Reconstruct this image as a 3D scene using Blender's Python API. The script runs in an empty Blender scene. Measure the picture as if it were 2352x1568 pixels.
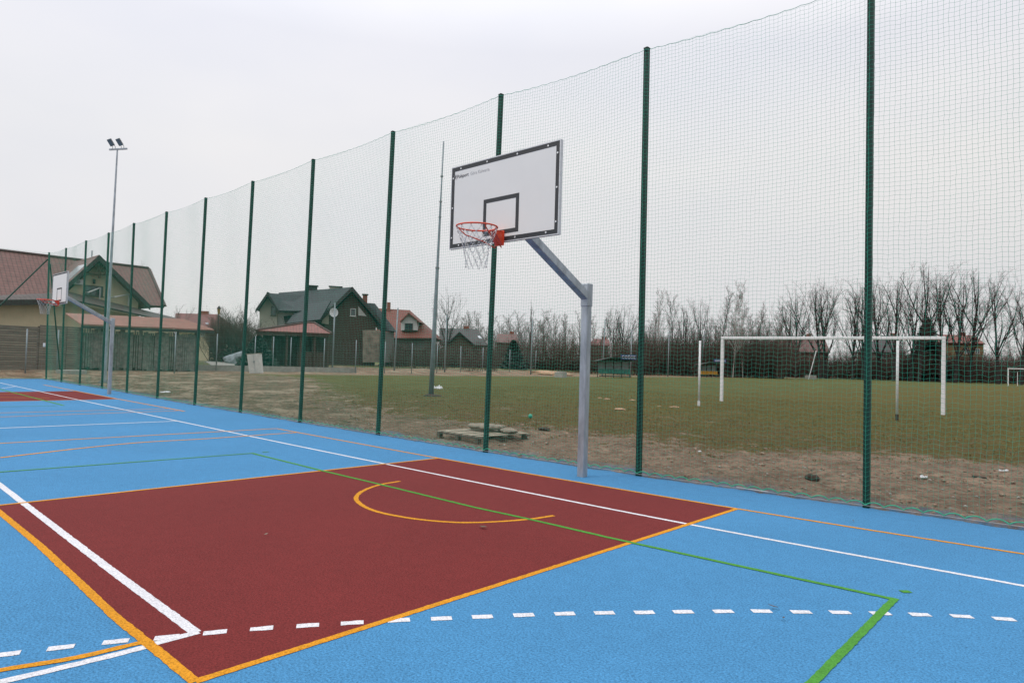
import bpy, math, random
import numpy as np
from mathutils import Vector, Matrix, noise
random.seed(7)
sc = bpy.context.scene
COL = sc.collection
R = math.radians

# ---------------------------------------------------------------- camera
W, H, F = 2352.0, 1568.0, 1553.628
CAMP = Vector((5.6789, -7.1486, 1.506))
YAW, PITCH, ROLL = -0.7469, 0.0311, 0.0292
_f = Vector((math.sin(YAW)*math.cos(PITCH), math.cos(YAW)*math.cos(PITCH), math.sin(PITCH)))
_r = Vector((math.cos(YAW), -math.sin(YAW), 0)); _u = _r.cross(_f)
RT = math.cos(ROLL)*_r + math.sin(ROLL)*_u
UP = -math.sin(ROLL)*_r + math.cos(ROLL)*_u
FW = _f
cam = bpy.data.cameras.new('camera'); camo = bpy.data.objects.new('camera', cam); COL.objects.link(camo)
cam.sensor_width = 36; cam.lens = 36*F/W; cam.clip_end = 3000; cam.clip_start = 0.05
m = Matrix((RT, UP, -FW)).transposed().to_4x4(); m.translation = CAMP
camo.matrix_world = m
sc.camera = camo

# ---------------------------------------------------------------- world: overcast sky
SUN_EL, SUN_AZ = R(42), R(215)
w = bpy.data.worlds.new('World'); sc.world = w; w.use_nodes = True
nt = w.node_tree; nt.nodes.clear()
def N(t, **k):
    n = nt.nodes.new(t)
    for a, b in k.items(): setattr(n, a, b)
    return n
out = N('ShaderNodeOutputWorld'); bg = N('ShaderNodeBackground')
tc = N('ShaderNodeTexCoord'); sep = N('ShaderNodeSeparateXYZ')
nt.links.new(tc.outputs['Generated'], sep.inputs[0])
ramp = N('ShaderNodeValToRGB')            # overcast dome: dim at the horizon, bright overhead
cr = ramp.color_ramp
for i, (p, c) in enumerate([(0.0, (.70, .69, .69)), (.10, (.745, .732, .740)), (.28, (.81, .80, .81)), (.42, (.82, .82, .875)), (.6, (1.25, 1.25, 1.3)), (1.0, (2.0, 2.0, 2.06))]):
    e = cr.elements[i] if i < 2 else cr.elements.new(p)
    e.position = p; e.color = (*c, 1)
nt.links.new(sep.outputs['Z'], ramp.inputs[0])
ns = N('ShaderNodeTexNoise'); ns.inputs['Scale'].default_value = 1.6; ns.inputs['Detail'].default_value = 4
mp = N('ShaderNodeMapping'); mp.inputs['Scale'].default_value = (1, 1, 2.4)
nt.links.new(tc.outputs['Generated'], mp.inputs[0]); nt.links.new(mp.outputs[0], ns.inputs['Vector'])
cl = N('ShaderNodeValToRGB'); cl.color_ramp.elements[0].position = .3; cl.color_ramp.elements[1].position = .72
cl.color_ramp.elements[0].color = (.93, .95, .985, 1); cl.color_ramp.elements[1].color = (1.08, 1.065, 1.04, 1)
nt.links.new(ns.outputs[0], cl.inputs[0])
mul = N('ShaderNodeMix', data_type='RGBA', blend_type='MULTIPLY'); mul.inputs[0].default_value = 1
lit = N('ShaderNodeVectorMath', operation='DOT_PRODUCT'); lit.inputs[1].default_value = (RT*-.75+UP*.35+FW*.55).normalized()
nt.links.new(tc.outputs['Generated'], lit.inputs[0])
lr = N('ShaderNodeMapRange'); lr.inputs[1].default_value = .0; lr.inputs[2].default_value = 1.; lr.inputs[3].default_value = .935; lr.inputs[4].default_value = 1.06
nt.links.new(lit.outputs['Value'], lr.inputs[0])
lm = N('ShaderNodeVectorMath', operation='SCALE'); nt.links.new(ramp.outputs[0], lm.inputs[0]); nt.links.new(lr.outputs[0], lm.inputs['Scale'])
nt.links.new(lm.outputs[0], mul.inputs[6]); nt.links.new(cl.outputs[0], mul.inputs[7])
sky = N('ShaderNodeTexSky', sky_type='NISHITA'); sky.sun_disc = False; sky.sun_elevation = SUN_EL; sky.sun_rotation = SUN_AZ
sm = N('ShaderNodeMix', data_type='RGBA', blend_type='ADD'); sm.inputs[0].default_value = .004
nt.links.new(mul.outputs[2], sm.inputs[6]); nt.links.new(sky.outputs[0], sm.inputs[7])
nt.links.new(sm.outputs[2], bg.inputs[0]); bg.inputs[1].default_value = 1.0
nt.links.new(bg.outputs[0], out.inputs[0])
sl = bpy.data.lights.new('sun', 'SUN'); sl.energy = 0.9; sl.angle = R(25); sl.color = (1, .96, .9)
so = bpy.data.objects.new('sun', sl); COL.objects.link(so)
sd = Vector((math.sin(SUN_AZ)*math.cos(SUN_EL), math.cos(SUN_AZ)*math.cos(SUN_EL), math.sin(SUN_EL)))
so.rotation_euler = sd.to_track_quat('Z', 'Y').to_euler(); so.location = (0, -10, 40)
sc.view_settings.view_transform = 'Standard'; sc.view_settings.look = 'None'
sc.view_settings.exposure = 0; sc.view_settings.gamma = 1

# ---------------------------------------------------------------- surveying helpers
def ray(px, py): return (RT*((px-W/2)/F) + UP*(-(py-H/2)/F) + FW)      # unit forward depth
def AT(px, py, d): return CAMP + ray(px, py)*d
def G(px, py, z=0.0):
    d = ray(px, py); return CAMP + d*((z-CAMP.z)/d.z)
def ss(a, b, x):
    t = min(1, max(0, (x-a)/(b-a))); return t*t*(3-2*t)
def TZ(x, y):                      # terrain height
    z = .27*ss(1.5, 11, y) if x > -34 else .27*max(ss(1.5, 11, y), ss(-35, -41, x))
    z += .42*ss(-46, -55, x)
    return z
def GT(px, py):                    # ray to terrain
    d = ray(px, py); z = .1
    for _ in range(30):
        p = CAMP + d*((z-CAMP.z)/d.z); z = .5*z+.5*TZ(p.x, p.y)
    return p
def COLD(px, d, dz=0):             # the ground point seen in column px at depth d
    py = 840
    for _ in range(12):
        p = AT(px, py, d); g = TZ(p.x, p.y)+dz
        py += (p.z-g)*F/d
    return Vector((p.x, p.y, g))
class Plane:                       # upright plane through two columns at given depths
    def __init__(s, pa, da, pb, db):
        a, b = COLD(pa, da), COLD(pb, db)
        s.o = Vector((a.x, a.y, 0)); s.z0 = a.z
        s.u = Vector((b.x-a.x, b.y-a.y, 0)).normalized(); s.v = Vector((-s.u.y, s.u.x, 0))
        if s.v.dot(FW) < 0: s.v = -s.v
    def uz(s, px, py, v=0.0):
        d = ray(px, py); t = (s.o + s.v*v - CAMP).dot(s.v)/d.dot(s.v)
        p = CAMP + d*t; return ((p-s.o).dot(s.u), p.z)
    def P(s, u, v, z): return s.o + s.u*u + s.v*v + Vector((0, 0, z))
    def px(s, x, y, v=0.0):
        u, z = s.uz(x, y, v); return s.P(u, v, z)

# ---------------------------------------------------------------- materials
MATS = {}
def mat(name, col, rough=.7, metal=0, var=.15, scale=8, bump=0, bscale=40, spec=.5, var2=None, stretch=(1, 1, 1), coat=0):
    """principled surface whose colour wanders with two noises, plus a bump"""
    if name in MATS: return MATS[name]
    m = bpy.data.materials.new(name); m.use_nodes = True; t = m.node_tree; L = t.links.new
    b = t.nodes['Principled BSDF']; b.inputs['Roughness'].default_value = rough; b.inputs['Metallic'].default_value = metal
    b.inputs['Specular IOR Level'].default_value = spec
    tc = t.nodes.new('ShaderNodeTexCoord'); mp = t.nodes.new('ShaderNodeMapping'); mp.inputs['Scale'].default_value = stretch
    L(tc.outputs['Object'], mp.inputs[0])
    n = t.nodes.new('ShaderNodeTexNoise'); n.inputs['Scale'].default_value = scale; n.inputs['Detail'].default_value = 6; n.inputs['Roughness'].default_value = .6
    L(mp.outputs[0], n.inputs['Vector'])
    r = t.nodes.new('ShaderNodeValToRGB'); r.color_ramp.elements[0].position = .3; r.color_ramp.elements[1].position = .7
    c2 = var2 or tuple(min(1, c*(1+var)) for c in col)
    r.color_ramp.elements[0].color = (*[c*(1-var) for c in col], 1); r.color_ramp.elements[1].color = (*c2, 1)
    L(n.outputs[0], r.inputs[0]); L(r.outputs[0], b.inputs['Base Color'])
    if bump:
        n2 = t.nodes.new('ShaderNodeTexNoise'); n2.inputs['Scale'].default_value = bscale; n2.inputs['Detail'].default_value = 4
        L(mp.outputs[0], n2.inputs['Vector'])
        bp = t.nodes.new('ShaderNodeBump'); bp.inputs['Strength'].default_value = bump; bp.inputs['Distance'].default_value = .02
        L(n2.outputs[0], bp.inputs['Height']); L(bp.outputs[0], b.inputs['Normal'])
    MATS[name] = m; return m
def rubber(name, col, amt=1.0, wear=None):
    """granular sprayed rubber: crumbs, pores and faint broad stains"""
    m = bpy.data.materials.new(name); m.use_nodes = True; t = m.node_tree; L = t.links.new
    b = t.nodes['Principled BSDF']; b.inputs['Roughness'].default_value = .85; b.inputs['Specular IOR Level'].default_value = .14
    geo = t.nodes.new('ShaderNodeNewGeometry')
    def noi(s, d, r=.6):
        n = t.nodes.new('ShaderNodeTexNoise'); n.inputs['Scale'].default_value = s; n.inputs['Detail'].default_value = d; n.inputs['Roughness'].default_value = r
        L(geo.outputs['Position'], n.inputs['Vector']); return n
    def rmp(src, p0, c0, p1, c1):
        r = t.nodes.new('ShaderNodeValToRGB'); r.color_ramp.elements[0].position = p0; r.color_ramp.elements[1].position = p1
        r.color_ramp.elements[0].color = (*c0, 1); r.color_ramp.elements[1].color = (*c1, 1); L(src, r.inputs[0]); return r.outputs[0]
    def mulc(a, bb, f=1.0):
        x = t.nodes.new('ShaderNodeMix'); x.data_type = 'RGBA'; x.blend_type = 'MULTIPLY'; x.inputs[0].default_value = f
        L(a, x.inputs[6]); L(bb, x.inputs[7]); return x.outputs[2]
    k = lambda v: (v, v, v)
    fine = rmp(noi(75, 3, .75).outputs[0], .34, tuple(c*(1-.42*amt) for c in col), .62, tuple(min(1, c*(1+.16*amt)) for c in col))
    pores = rmp(noi(120, 2).outputs[0], .29, k(.25), .37, k(1))
    mid = rmp(noi(9, 4).outputs[0], .3, k(.93), .7, k(1.05))
    broad = rmp(noi(.55, 5).outputs[0], .3, k(.93), .7, k(1.05))
    c = mulc(mulc(mulc(fine, pores, amt), mid), broad)
    L(c, b.inputs['Base Color'])
    bp = t.nodes.new('ShaderNodeBump'); bp.inputs['Strength'].default_value = .6; bp.inputs['Distance'].default_value = .006
    L(noi(110, 3).outputs[0], bp.inputs['Height']); L(bp.outputs[0], b.inputs['Normal'])
    return m
def tiles(name, col, su=.30, sv=.35, dark=.55, var=.2):
    """roof tiles from UV (u along the eave, v up the slope, metres)"""
    m = bpy.data.materials.new(name); m.use_nodes = True; t = m.node_tree; L = t.links.new
    b = t.nodes['Principled BSDF']; b.inputs['Roughness'].default_value = .6
    uv = t.nodes.new('ShaderNodeUVMap'); sp = t.nodes.new('ShaderNodeSeparateXYZ'); L(uv.outputs[0], sp.inputs[0])
    def wave(sock, s, sharp):
        a = t.nodes.new('ShaderNodeMath'); a.operation = 'DIVIDE'; a.inputs[1].default_value = s; L(sock, a.inputs[0])
        f = t.nodes.new('ShaderNodeMath'); f.operation = 'FRACT'; L(a.outputs[0], f.inputs[0])
        r = t.nodes.new('ShaderNodeValToRGB'); r.color_ramp.elements[0].position = 0; r.color_ramp.elements[0].color = (dark, dark, dark, 1)
        r.color_ramp.elements[1].position = sharp; r.color_ramp.elements[1].color = (1, 1, 1, 1); L(f.outputs[0], r.inputs[0]); return r.outputs[0], f.outputs[0]
    cu, fu = wave(sp.outputs['X'], su, .35); cv, fv = wave(sp.outputs['Y'], sv, .3)
    n = t.nodes.new('ShaderNodeTexNoise'); n.inputs['Scale'].default_value = 2.5; n.inputs['Detail'].default_value = 8; L(uv.outputs[0], n.inputs['Vector'])
    r = t.nodes.new('ShaderNodeValToRGB'); r.color_ramp.elements[0].position = .3; r.color_ramp.elements[1].position = .7
    r.color_ramp.elements[0].color = (*[c*(1-var) for c in col], 1); r.color_ramp.elements[1].color = (*[c*(1+var) for c in col], 1); L(n.outputs[0], r.inputs[0])
    o = r.outputs[0]
    for s in (cu, cv):
        x = t.nodes.new('ShaderNodeMix'); x.data_type = 'RGBA'; x.blend_type = 'MULTIPLY'; x.inputs[0].default_value = 1; L(o, x.inputs[6]); L(s, x.inputs[7]); o = x.outputs[2]
    L(o, b.inputs['Base Color'])
    ad = t.nodes.new('ShaderNodeMath'); ad.operation = 'ADD'; L(fu, ad.inputs[0]); L(fv, ad.inputs[1])
    bp = t.nodes.new('ShaderNodeBump'); bp.inputs['Strength'].default_value = .7; bp.inputs['Distance'].default_value = .04
    L(ad.outputs[0], bp.inputs['Height']); L(bp.outputs[0], b.inputs['Normal'])
    return m
BLUE = rubber('blue_rubber', (.062, .230, .435))
RED = rubber('red_rubber', (.160, .023, .022), .9)
LWHITE = rubber('white_paint', (.66, .66, .69), .75)
LORANGE = rubber('orange_paint', (.62, .265, .016), .9)
LGREEN = rubber('green_paint', (.070, .26, .038), .7)
M = dict(
    post=mat('green_post_paint', (.004, .034, .023), .55, 0, .25, 3, .1, 30, spec=.3),
    net=mat('green_net_cord', (.03, .33, .21), .8, 0, .2, 4),
    rope=mat('green_rope', (.035, .34, .20), .8, 0, .15, 20),
    wire=mat('steel_wire', (.45, .44, .44), .5, .4, .1, 10),
    galv=mat('galvanised_steel', (.36, .39, .42), .42, .55, .28, 9, .1, 60, stretch=(1, 1, .35)),
    galvd=mat('dull_galvanised_steel', (.22, .25, .27), .55, .3, .2, 6, .1, 40),
    board=mat('white_board_laminate', (.71, .68, .645), .45, 0, .02, 3),
    black=mat('black_board_paint', (.018, .02, .022), .5, 0, .2, 10),
    bolt=mat('zinc_bolt', (.7, .7, .7), .35, .6, .1, 20),
    edge=mat('aluminium_edge', (.55, .55, .56), .4, .5, .1, 20),
    orange=mat('orange_rim_paint', (.70, .075, .03), .4, 0, .12, 12),
    chain=mat('zinc_chain', (.50, .50, .50), .35, .7, .15, 60),
    grey_text=mat('grey_print', (.42, .40, .39), .5, 0, .05, 5),
    dark_text=mat('dark_print', (.10, .095, .10), .5, 0, .05, 5),
    goal=mat('white_goal_paint', (.66, .66, .66), .45, 0, .10, 5, .05, 30),
    lamp=mat('grey_lamp_housing', (.19, .20, .20), .5, .3, .2, 10),
    glass=mat('dark_window_glass', (.035, .042, .05), .12, 0, .4, 2, spec=.8),
    lensg=mat('lamp_glass', (.16, .17, .18), .15, 0, .2, 5),
    white_frame=mat('white_window_frame', (.5, .5, .48), .5, 0, .08, 6),
    brown_frame=mat('brown_window_frame', (.05, .03, .02), .5, 0, .2, 6),
    cream=mat('cream_render', (.50, .43, .29), .9, 0, .08, 1.5, .2, 60),
    creamw=mat('pale_render', (.38, .36, .29), .9, 0, .12, 1.2, .2, 60),
    pinkw=mat('pink_render', (.33, .20, .16), .9, 0, .15, .8, .2, 40),
    yellw=mat('ochre_render', (.20, .13, .055), .9, 0, .15, .8, .2, 40),
    greyw=mat('grey_render', (.13, .12, .11), .9, 0, .2, .8, .2, 40),
    whitew=mat('white_render', (.52, .52, .50), .9, 0, .08, 1.2, .2, 60),
    stone=mat('stone_cladding', (.22, .18, .14), .9, 0, .45, 1.6, .5, 8),
    wood=mat('dark_brown_timber', (.058, .029, .019), .7, 0, .35, 5, .2, 30, stretch=(1, 1, 4)),
    woodm=mat('brown_timber', (.085, .058, .036), .75, 0, .3, 5, .2, 30),
    fence_wood=mat('weathered_grey_boards', (.14, .12, .098), .85, 0, .35, 3, .3, 20, stretch=(.4, .4, 5)),
    slat=mat('greenish_grey_slats', (.15, .14, .12), .85, 0, .45, 4, .3, 20),
    fascia=mat('dark_fascia', (.03, .024, .022), .7, 0, .2, 4),
    concrete=mat('pale_concrete', (.28, .27, .24), .9, 0, .2, 3, .3, 30),
    salmon=mat('salmon_metal_roof', (.30, .145, .11), .6, 0, .16, 1.2, .1, 6),
    tile_brown=tiles('brown_tiles', (.155, .07, .058), .30, .36),
    tile_dark=tiles('anthracite_tiles', (.024, .031, .035), .30, .38, .7),
    tile_red=tiles('red_tiles', (.17, .040, .024), .30, .36),
    tile_porch=tiles('dark_brown_tiles', (.070, .050, .044), .3, .36),
    tile_far=tiles('dull_red_tiles', (.13, .060, .050), .3, .36),
    tile_pink=tiles('dusty_red_tiles', (.22, .070, .056), .26, .30, .5),
    tile_grey=tiles('grey_brown_tiles', (.052, .045, .044), .3, .36, .7),
    tile_wine=tiles('wine_red_tiles', (.16, .045, .04), .3, .36, .7),
    bark=mat('grey_brown_bark', (.055, .044, .038), .95, 0, .35, 6, .4, 20),
    barkd=mat('dark_bark', (.028, .022, .019), .95, 0, .35, 6, .4, 20),
    twig=mat('reddish_twigs', (.075, .052, .045), .95, 0, .3, 3),
    twigp=mat('pale_twigs', (.13, .105, .09), .95, 0, .3, 3),
    birch=mat('pale_birch_bark', (.36, .33, .30), .9, 0, .4, 8, .2, 20),
    twigb=mat('brown_twigs', (.078, .048, .034), .95, 0, .35, 3),
    needle=mat('dark_needles', (.012, .022, .013), .9, 0, .5, 4),
    hedge=mat('dark_hedge_leaf', (.062, .042, .030), .9, 0, .5, 3),
    pallet=mat('weathered_pallet_wood', (.36, .32, .24), .9, 0, .25, 8, .3, 60, stretch=(1, 1, 1)),
    pallet_shade=mat('shaded_pallet_wood', (.10, .08, .058), .9, 0, .3, 8, .3, 60),  # same pallet wood, darkened in colour for the shadow under the deck
    sack=mat('pale_cement_sack', (.215, .18, .135), .9, 0, .4, 6, .4, 25),
    clod=mat('dark_soil_clod', (.05, .036, .026), 1, 0, .5, 12, .8, 30),
    rust=mat('rusty_steel', (.045, .028, .022), .8, 0, .4, 10),
    soil=mat('soil', (.25, .175, .125), 1, 0, .55, 12, .8, 30),
    sand=mat('orange_sand', (.36, .23, .14), 1, 0, .25, 8, .6, 20),
    plastic=mat('white_plastic', (.68, .69, .70), .4, 0, .15, 8),
    cab=mat('off_white_cabinet', (.50, .49, .46), .6, 0, .12, 4, .1, 10),
    teal=mat('teal_seat_plastic', (.02, .17, .125), .45, 0, .15, 6),
    yel=mat('yellow_seat_plastic', (.50, .25, .01), .45, 0, .15, 6),
    dugw=mat('grey_dugout_sheet', (.20, .21, .21), .6, 0, .15, 3),
    signb=mat('navy_sign', (.018, .045, .16), .5, 0, .1, 3),
    signw=mat('white_sign_letters', (.7, .7, .72), .6, 0, .05, 3),
    ball=mat('green_ball', (.02, .30, .20), .4, 0, .1, 5),
    ac=mat('white_appliance', (.5, .5, .49), .5, 0, .08, 4),
    brick=mat('red_brick', (.22, .07, .045), .9, 0, .3, 6, .4, 20),
    lamp_amber=mat('amber_lantern', (.22, .14, .03), .4, 0, .2, 8),
    rooflight=mat('pale_rooflight_glass', (.42, .45, .48), .15, 0, .15, 2),
    tarp=mat('pale_blue_grey_tarp', (.20, .23, .25), .6, 0, .4, 2, .6, 4),
)

# ---------------------------------------------------------------- mesh builder
class MB:
    def __init__(s): s.v = []; s.f = []; s.uv = []
    def poly(s, pts, uv=None):
        i = len(s.v); s.v += [tuple(p) for p in pts]; s.f.append(tuple(range(i, i+len(pts))))
        s.uv.append(uv or [(p[0], p[1]) for p in pts])
    def obox(s, o, a, b, c):      # box from corner o with edge vectors
        o, a, b, c = map(Vector, (o, a, b, c)); i = len(s.v)
        s.v += [tuple(q) for q in (o, o+a, o+a+b, o+b, o+c, o+a+c, o+a+b+c, o+b+c)]
        fl = a.cross(b).dot(c) < 0
        for f in ((0, 3, 2, 1), (4, 5, 6, 7), (0, 1, 5, 4), (1, 2, 6, 5), (2, 3, 7, 6), (3, 0, 4, 7)):
            ff = tuple(i+k for k in f); s.f.append(ff[::-1] if fl else ff)
            s.uv.append([(Vector(s.v[k]).x, Vector(s.v[k]).z) for k in s.f[-1]])
        return s
    def box(s, x0, x1, y0, y1, z0, z1): return s.obox((x0, y0, z0), (x1-x0, 0, 0), (0, y1-y0, 0), (0, 0, z1-z0))
    def tube(s, pts, rad, n=8, cap=True, rot=0.0, closed=False, up=None):
        pts = [Vector(p) for p in pts]; k = len(pts); rad = rad if hasattr(rad, '__len__') else [rad]*k
        base = len(s.v); ref = None
        for i, p in enumerate(pts):
            if closed: d = pts[(i+1) % k]-pts[i-1]
            else: d = pts[min(i+1, k-1)]-pts[max(i-1, 0)]
            if d.length < 1e-9: d = Vector((0, 0, 1))
            d.normalize()
            if ref is None:
                ref = Vector(up) if up else (Vector((0, 0, 1)) if abs(d.z) < .9 else Vector((1, 0, 0)))
            a = ref - d*ref.dot(d)
            if a.length < 1e-6: a = d.orthogonal()
            a.normalize(); ref = a; b = d.cross(a)
            for j in range(n):
                t = 2*math.pi*j/n+rot
                s.v.append(tuple(p+(a*math.cos(t)+b*math.sin(t))*rad[i]))
        for i in range(k if closed else k-1):
            i2 = (i+1) % k
            for j in range(n):
                j2 = (j+1) % n
                s.f.append((base+i*n+j, base+i*n+j2, base+i2*n+j2, base+i2*n+j)); s.uv.append([(0, 0)]*4)
        if cap and not closed:
            s.f.append(tuple(base+j for j in range(n))[::-1]); s.uv.append([(0, 0)]*n)
            s.f.append(tuple(base+(k-1)*n+j for j in range(n))); s.uv.append([(0, 0)]*n)
        return s
    def slab(s, pts, t, uv=None):     # thick planar polygon, t = thickness vector downward side
        pts = [Vector(p) for p in pts]; t = Vector(t); uv = uv or [(p.x, p.y) for p in pts]
        s.poly(pts, uv); low = [p+t for p in pts]; s.poly(low[::-1], uv[::-1])
        n = len(pts)
        for i in range(n):
            j = (i+1) % n; s.poly([pts[i], low[i], low[j], pts[j]], [uv[i], uv[i], uv[j], uv[j]])
        return s
    def roof(s, pts, th=.16):         # roof plane with tile uv: first edge is the eave
        pts = [Vector(p) for p in pts]; n = (pts[1]-pts[0]).cross(pts[2]-pts[0]).normalized()
        if n.z < 0: n = -n
        u = (pts[1]-pts[0]).normalized(); v = n.cross(u)
        uv = [((p-pts[0]).dot(u)+50, abs((p-pts[0]).dot(v))) for p in pts]
        a = MB(); s.slab(pts, -n*th, uv); return s
    def build(s, name, material, parent=None, smooth=False, bevel=0, loc=None):
        me = bpy.data.meshes.new(name)
        v = s.v
        me.from_pydata(v, [], s.f); 
        uvl = me.uv_layers.new(name='UVMap')
        flat = [c for f in s.uv for q in f for c in q]
        if len(flat) == 2*len(me.loops): uvl.data.foreach_set('uv', flat)
        me.materials.append(material)
        if smooth: me.polygons.foreach_set('use_smooth', [True]*len(me.polygons))
        me.update()
        o = bpy.data.objects.new(name, me); COL.objects.link(o)
        if parent is not None:
            o.parent = parent; o.matrix_parent_inverse = Matrix.Translation(-parent.location) if parent.rotation_euler.z == 0 else parent.matrix_basis.inverted()
        if bevel:
            b = o.modifiers.new('bevel', 'BEVEL'); b.width = bevel; b.segments = 2; b.limit_method = 'ANGLE'; b.angle_limit = R(40)
        return o
def tag(o, label=None, cat=None, group=None, kind=None):
    if label: o['label'] = label
    if cat: o['category'] = cat
    if group: o['group'] = group
    if kind: o['kind'] = kind
    return o
def empty(name, loc, label, cat, group=None):
    o = bpy.data.objects.new(name, None); COL.objects.link(o); o.location = loc; o.empty_display_size = .2
    return tag(o, label, cat, group)
def copy_tree(o, parent=None):
    c = o.copy(); COL.objects.link(c)
    if parent is not None: c.parent = parent
    for ch in list(o.children): copy_tree(ch, c)
    return c
def text_mb(txt, size, o, u, vup, nrm, depth=.002, weight=0):
    """letters as solid geometry, returned as MB"""
    cu = bpy.data.curves.new('letters', 'FONT'); cu.body = txt; cu.size = size; cu.extrude = depth; cu.offset = weight; cu.resolution_u = 3
    to = bpy.data.objects.new('letters', cu); COL.objects.link(to)
    bpy.context.view_layer.update()
    me = bpy.data.meshes.new_from_object(to.evaluated_get(bpy.context.evaluated_depsgraph_get()))
    mb = MB(); o, u, vup, nrm = map(Vector, (o, u, vup, nrm))
    mb.v = [tuple(o+u*q.co.x+vup*q.co.y+nrm*q.co.z) for q in me.vertices]
    mb.f = [tuple(p.vertices) for p in me.polygons]; mb.uv = [[(0, 0)]*len(f) for f in mb.f]
    wd = max([q.co.x for q in me.vertices]+[0])
    bpy.data.objects.remove(to); bpy.data.curves.remove(cu); bpy.data.meshes.remove(me)
    return mb, wd

# ================================================================ FENCE survey (needed for the ground edge)
PB = [(1990, 1165), (1467, 1092), (1115, 1038), (868, 998), (689, 970), (552, 947), (447, 930), (361, 915), (291, 902), (234, 892), (183, 884), (141, 877), (106, 871)]
PT = [None, (1486, 112), (1151, 218), (903, 303), (720, 367), (581, 417), (473, 455), (383, 487), (308, 513), (250, 535), (198, 553), (152, 570), (113, 580)]
posts = []
for b, t in zip(PB, PT):
    g = G(*b)
    if t:
        d = ray(*t); k = (g.y-CAMP.y)/d.y; top = CAMP+d*k
    else:
        d = ray(2001, 0); k = (g.y-CAMP.y)/d.y; q = CAMP+d*k; top = g+(q-g)*(6.02/q.z)
    posts.append((g, top))
g0, t0 = posts[0]
posts.insert(0, (g0+Vector((2.95, .30, 0)), g0+Vector((3.0, .30, 6.05))))
posts.insert(0, (g0+Vector((5.9, .70, 0)), g0+Vector((5.95, .70, 6.05))))
EDGE = sorted([(p.x, p.y) for p, _ in posts])
EDGE = [(EDGE[0][0]-.5, EDGE[0][1])]+EDGE+[(30, EDGE[-1][1]+3)]
def edge_y(x): return float(np.interp(x, [e[0] for e in EDGE], [e[1] for e in EDGE]))
XL = EDGE[0][0]-.15      # left end of the court

# ================================================================ GROUND
def axis(segs):
    o = []
    for a, b, s in segs:
        n = max(1, int(round((b-a)/s))); o += [a+(b-a)*i/n for i in range(n)]
    return o+[segs[-1][1]]
gx = axis([(-900, -200, 50), (-200, -80, 8), (-80, -36, .7), (-36, -10, .22), (-10, 10, .09), (10, 30, 1), (30, 150, 8), (150, 900, 60)])
gy = axis([(-300, -40, 30), (-40, 0, 2), (0, 5.5, .09), (5.5, 14, .25), (14, 60, .9), (60, 200, 6), (200, 1200, 60)])
mb = MB(); ny = len(gy)
for x in gx:
    for y in gy:
        e = edge_y(x); on = x > XL+.05 and y < e+.10
        if on: z = -.09
        else:
            z = TZ(x, y)-.005
            if -90 < x < 40 and y < 60:
                d = y-e if x > XL else 5
                amp = max(.25, 1-ss(2, 7, d)) if y < 17 else .15
                a = noise.fractal(Vector((x*.9, y*1.2, 0)), 1, 2, 4)*.05+noise.fractal(Vector((x*4, y*5, 3)), .8, 2, 3)*.045
                bank = ss(-41, -44, x)*(1-ss(-49, -51, x))*ss(18, 24, y)*(.10+.18*(noise.noise(Vector((x*.3, y*.3, 2)))+.3))
                z += a*amp*ss(0, .35, d)+max(0, bank)
                if x > XL: z = z-.012*(1-ss(.1, .5, d))
        mb.v.append((x, y, z))
for i in range(len(gx)-1):
    for j in range(ny-1):
        k = i*ny+j; mb.f.append((k, k+ny, k+ny+1, k+1)); mb.uv.append([(0, 0)]*4)
gm = bpy.data.materials.new('earth_and_grass'); gm.use_nodes = True; t = gm.node_tree; L = t.links.new
b = t.nodes['Principled BSDF']; b.inputs['Roughness'].default_value = .95; b.inputs['Specular IOR Level'].default_value = .1
geo = t.nodes.new('ShaderNodeNewGeometry'); sp = t.nodes.new('ShaderNodeSeparateXYZ'); L(geo.outputs['Position'], sp.inputs[0])
def noi(s, d=5, r=.6, st=None):
    n = t.nodes.new('ShaderNodeTexNoise'); n.inputs['Scale'].default_value = s; n.inputs['Detail'].default_value = d; n.inputs['Roughness'].default_value = r
    if st:
        mp = t.nodes.new('ShaderNodeMapping'); mp.inputs['Scale'].default_value = st; L(geo.outputs['Position'], mp.inputs[0]); L(mp.outputs[0], n.inputs['Vector'])
    else: L(geo.outputs['Position'], n.inputs['Vector'])
    return n.outputs[0]
def ramp(src, *st):
    r = t.nodes.new('ShaderNodeValToRGB')
    for i, (p, c) in enumerate(st):
        e = r.color_ramp.elements[i] if i < 2 else r.color_ramp.elements.new(p)
        e.position = p; e.color = (*(c if hasattr(c, '__len__') else (c, c, c)), 1)
    L(src, r.inputs[0]); return r.outputs[0]
def math_(op, a, c, clamp=False):
    n = t.nodes.new('ShaderNodeMath'); n.operation = op; n.use_clamp = clamp
    for i, q in enumerate((a, c)):
        if hasattr(q, 'links') or not isinstance(q, (int, float)): L(q, n.inputs[i])
        else: n.inputs[i].default_value = q
    return n.outputs[0]
def mixc(f, a, c, mode='MIX'):
    n = t.nodes.new('ShaderNodeMix'); n.data_type = 'RGBA'; n.blend_type = mode
    for s, q in ((0, f), (6, a), (7, c)):
        if isinstance(q, (int, float)): n.inputs[s].default_value = q
        elif isinstance(q, tuple): n.inputs[s].default_value = (*q, 1)
        else: L(q, n.inputs[s])
    return n.outputs[2]
def mapr(src, a, b_, c=0., d=1.):
    n = t.nodes.new('ShaderNodeMapRange'); n.interpolation_type = 'SMOOTHSTEP'
    for i, q in enumerate((a, b_, c, d)): n.inputs[i+1].default_value = q
    L(src, n.inputs[0]); return n.outputs[0]
X, Y = sp.outputs['X'], sp.outputs['Y']
earth = ramp(noi(1.3, 8, .65), (.3, (.17, .118, .082)), (.5, (.285, .203, .142)), (.72, (.42, .305, .215)))
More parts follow.
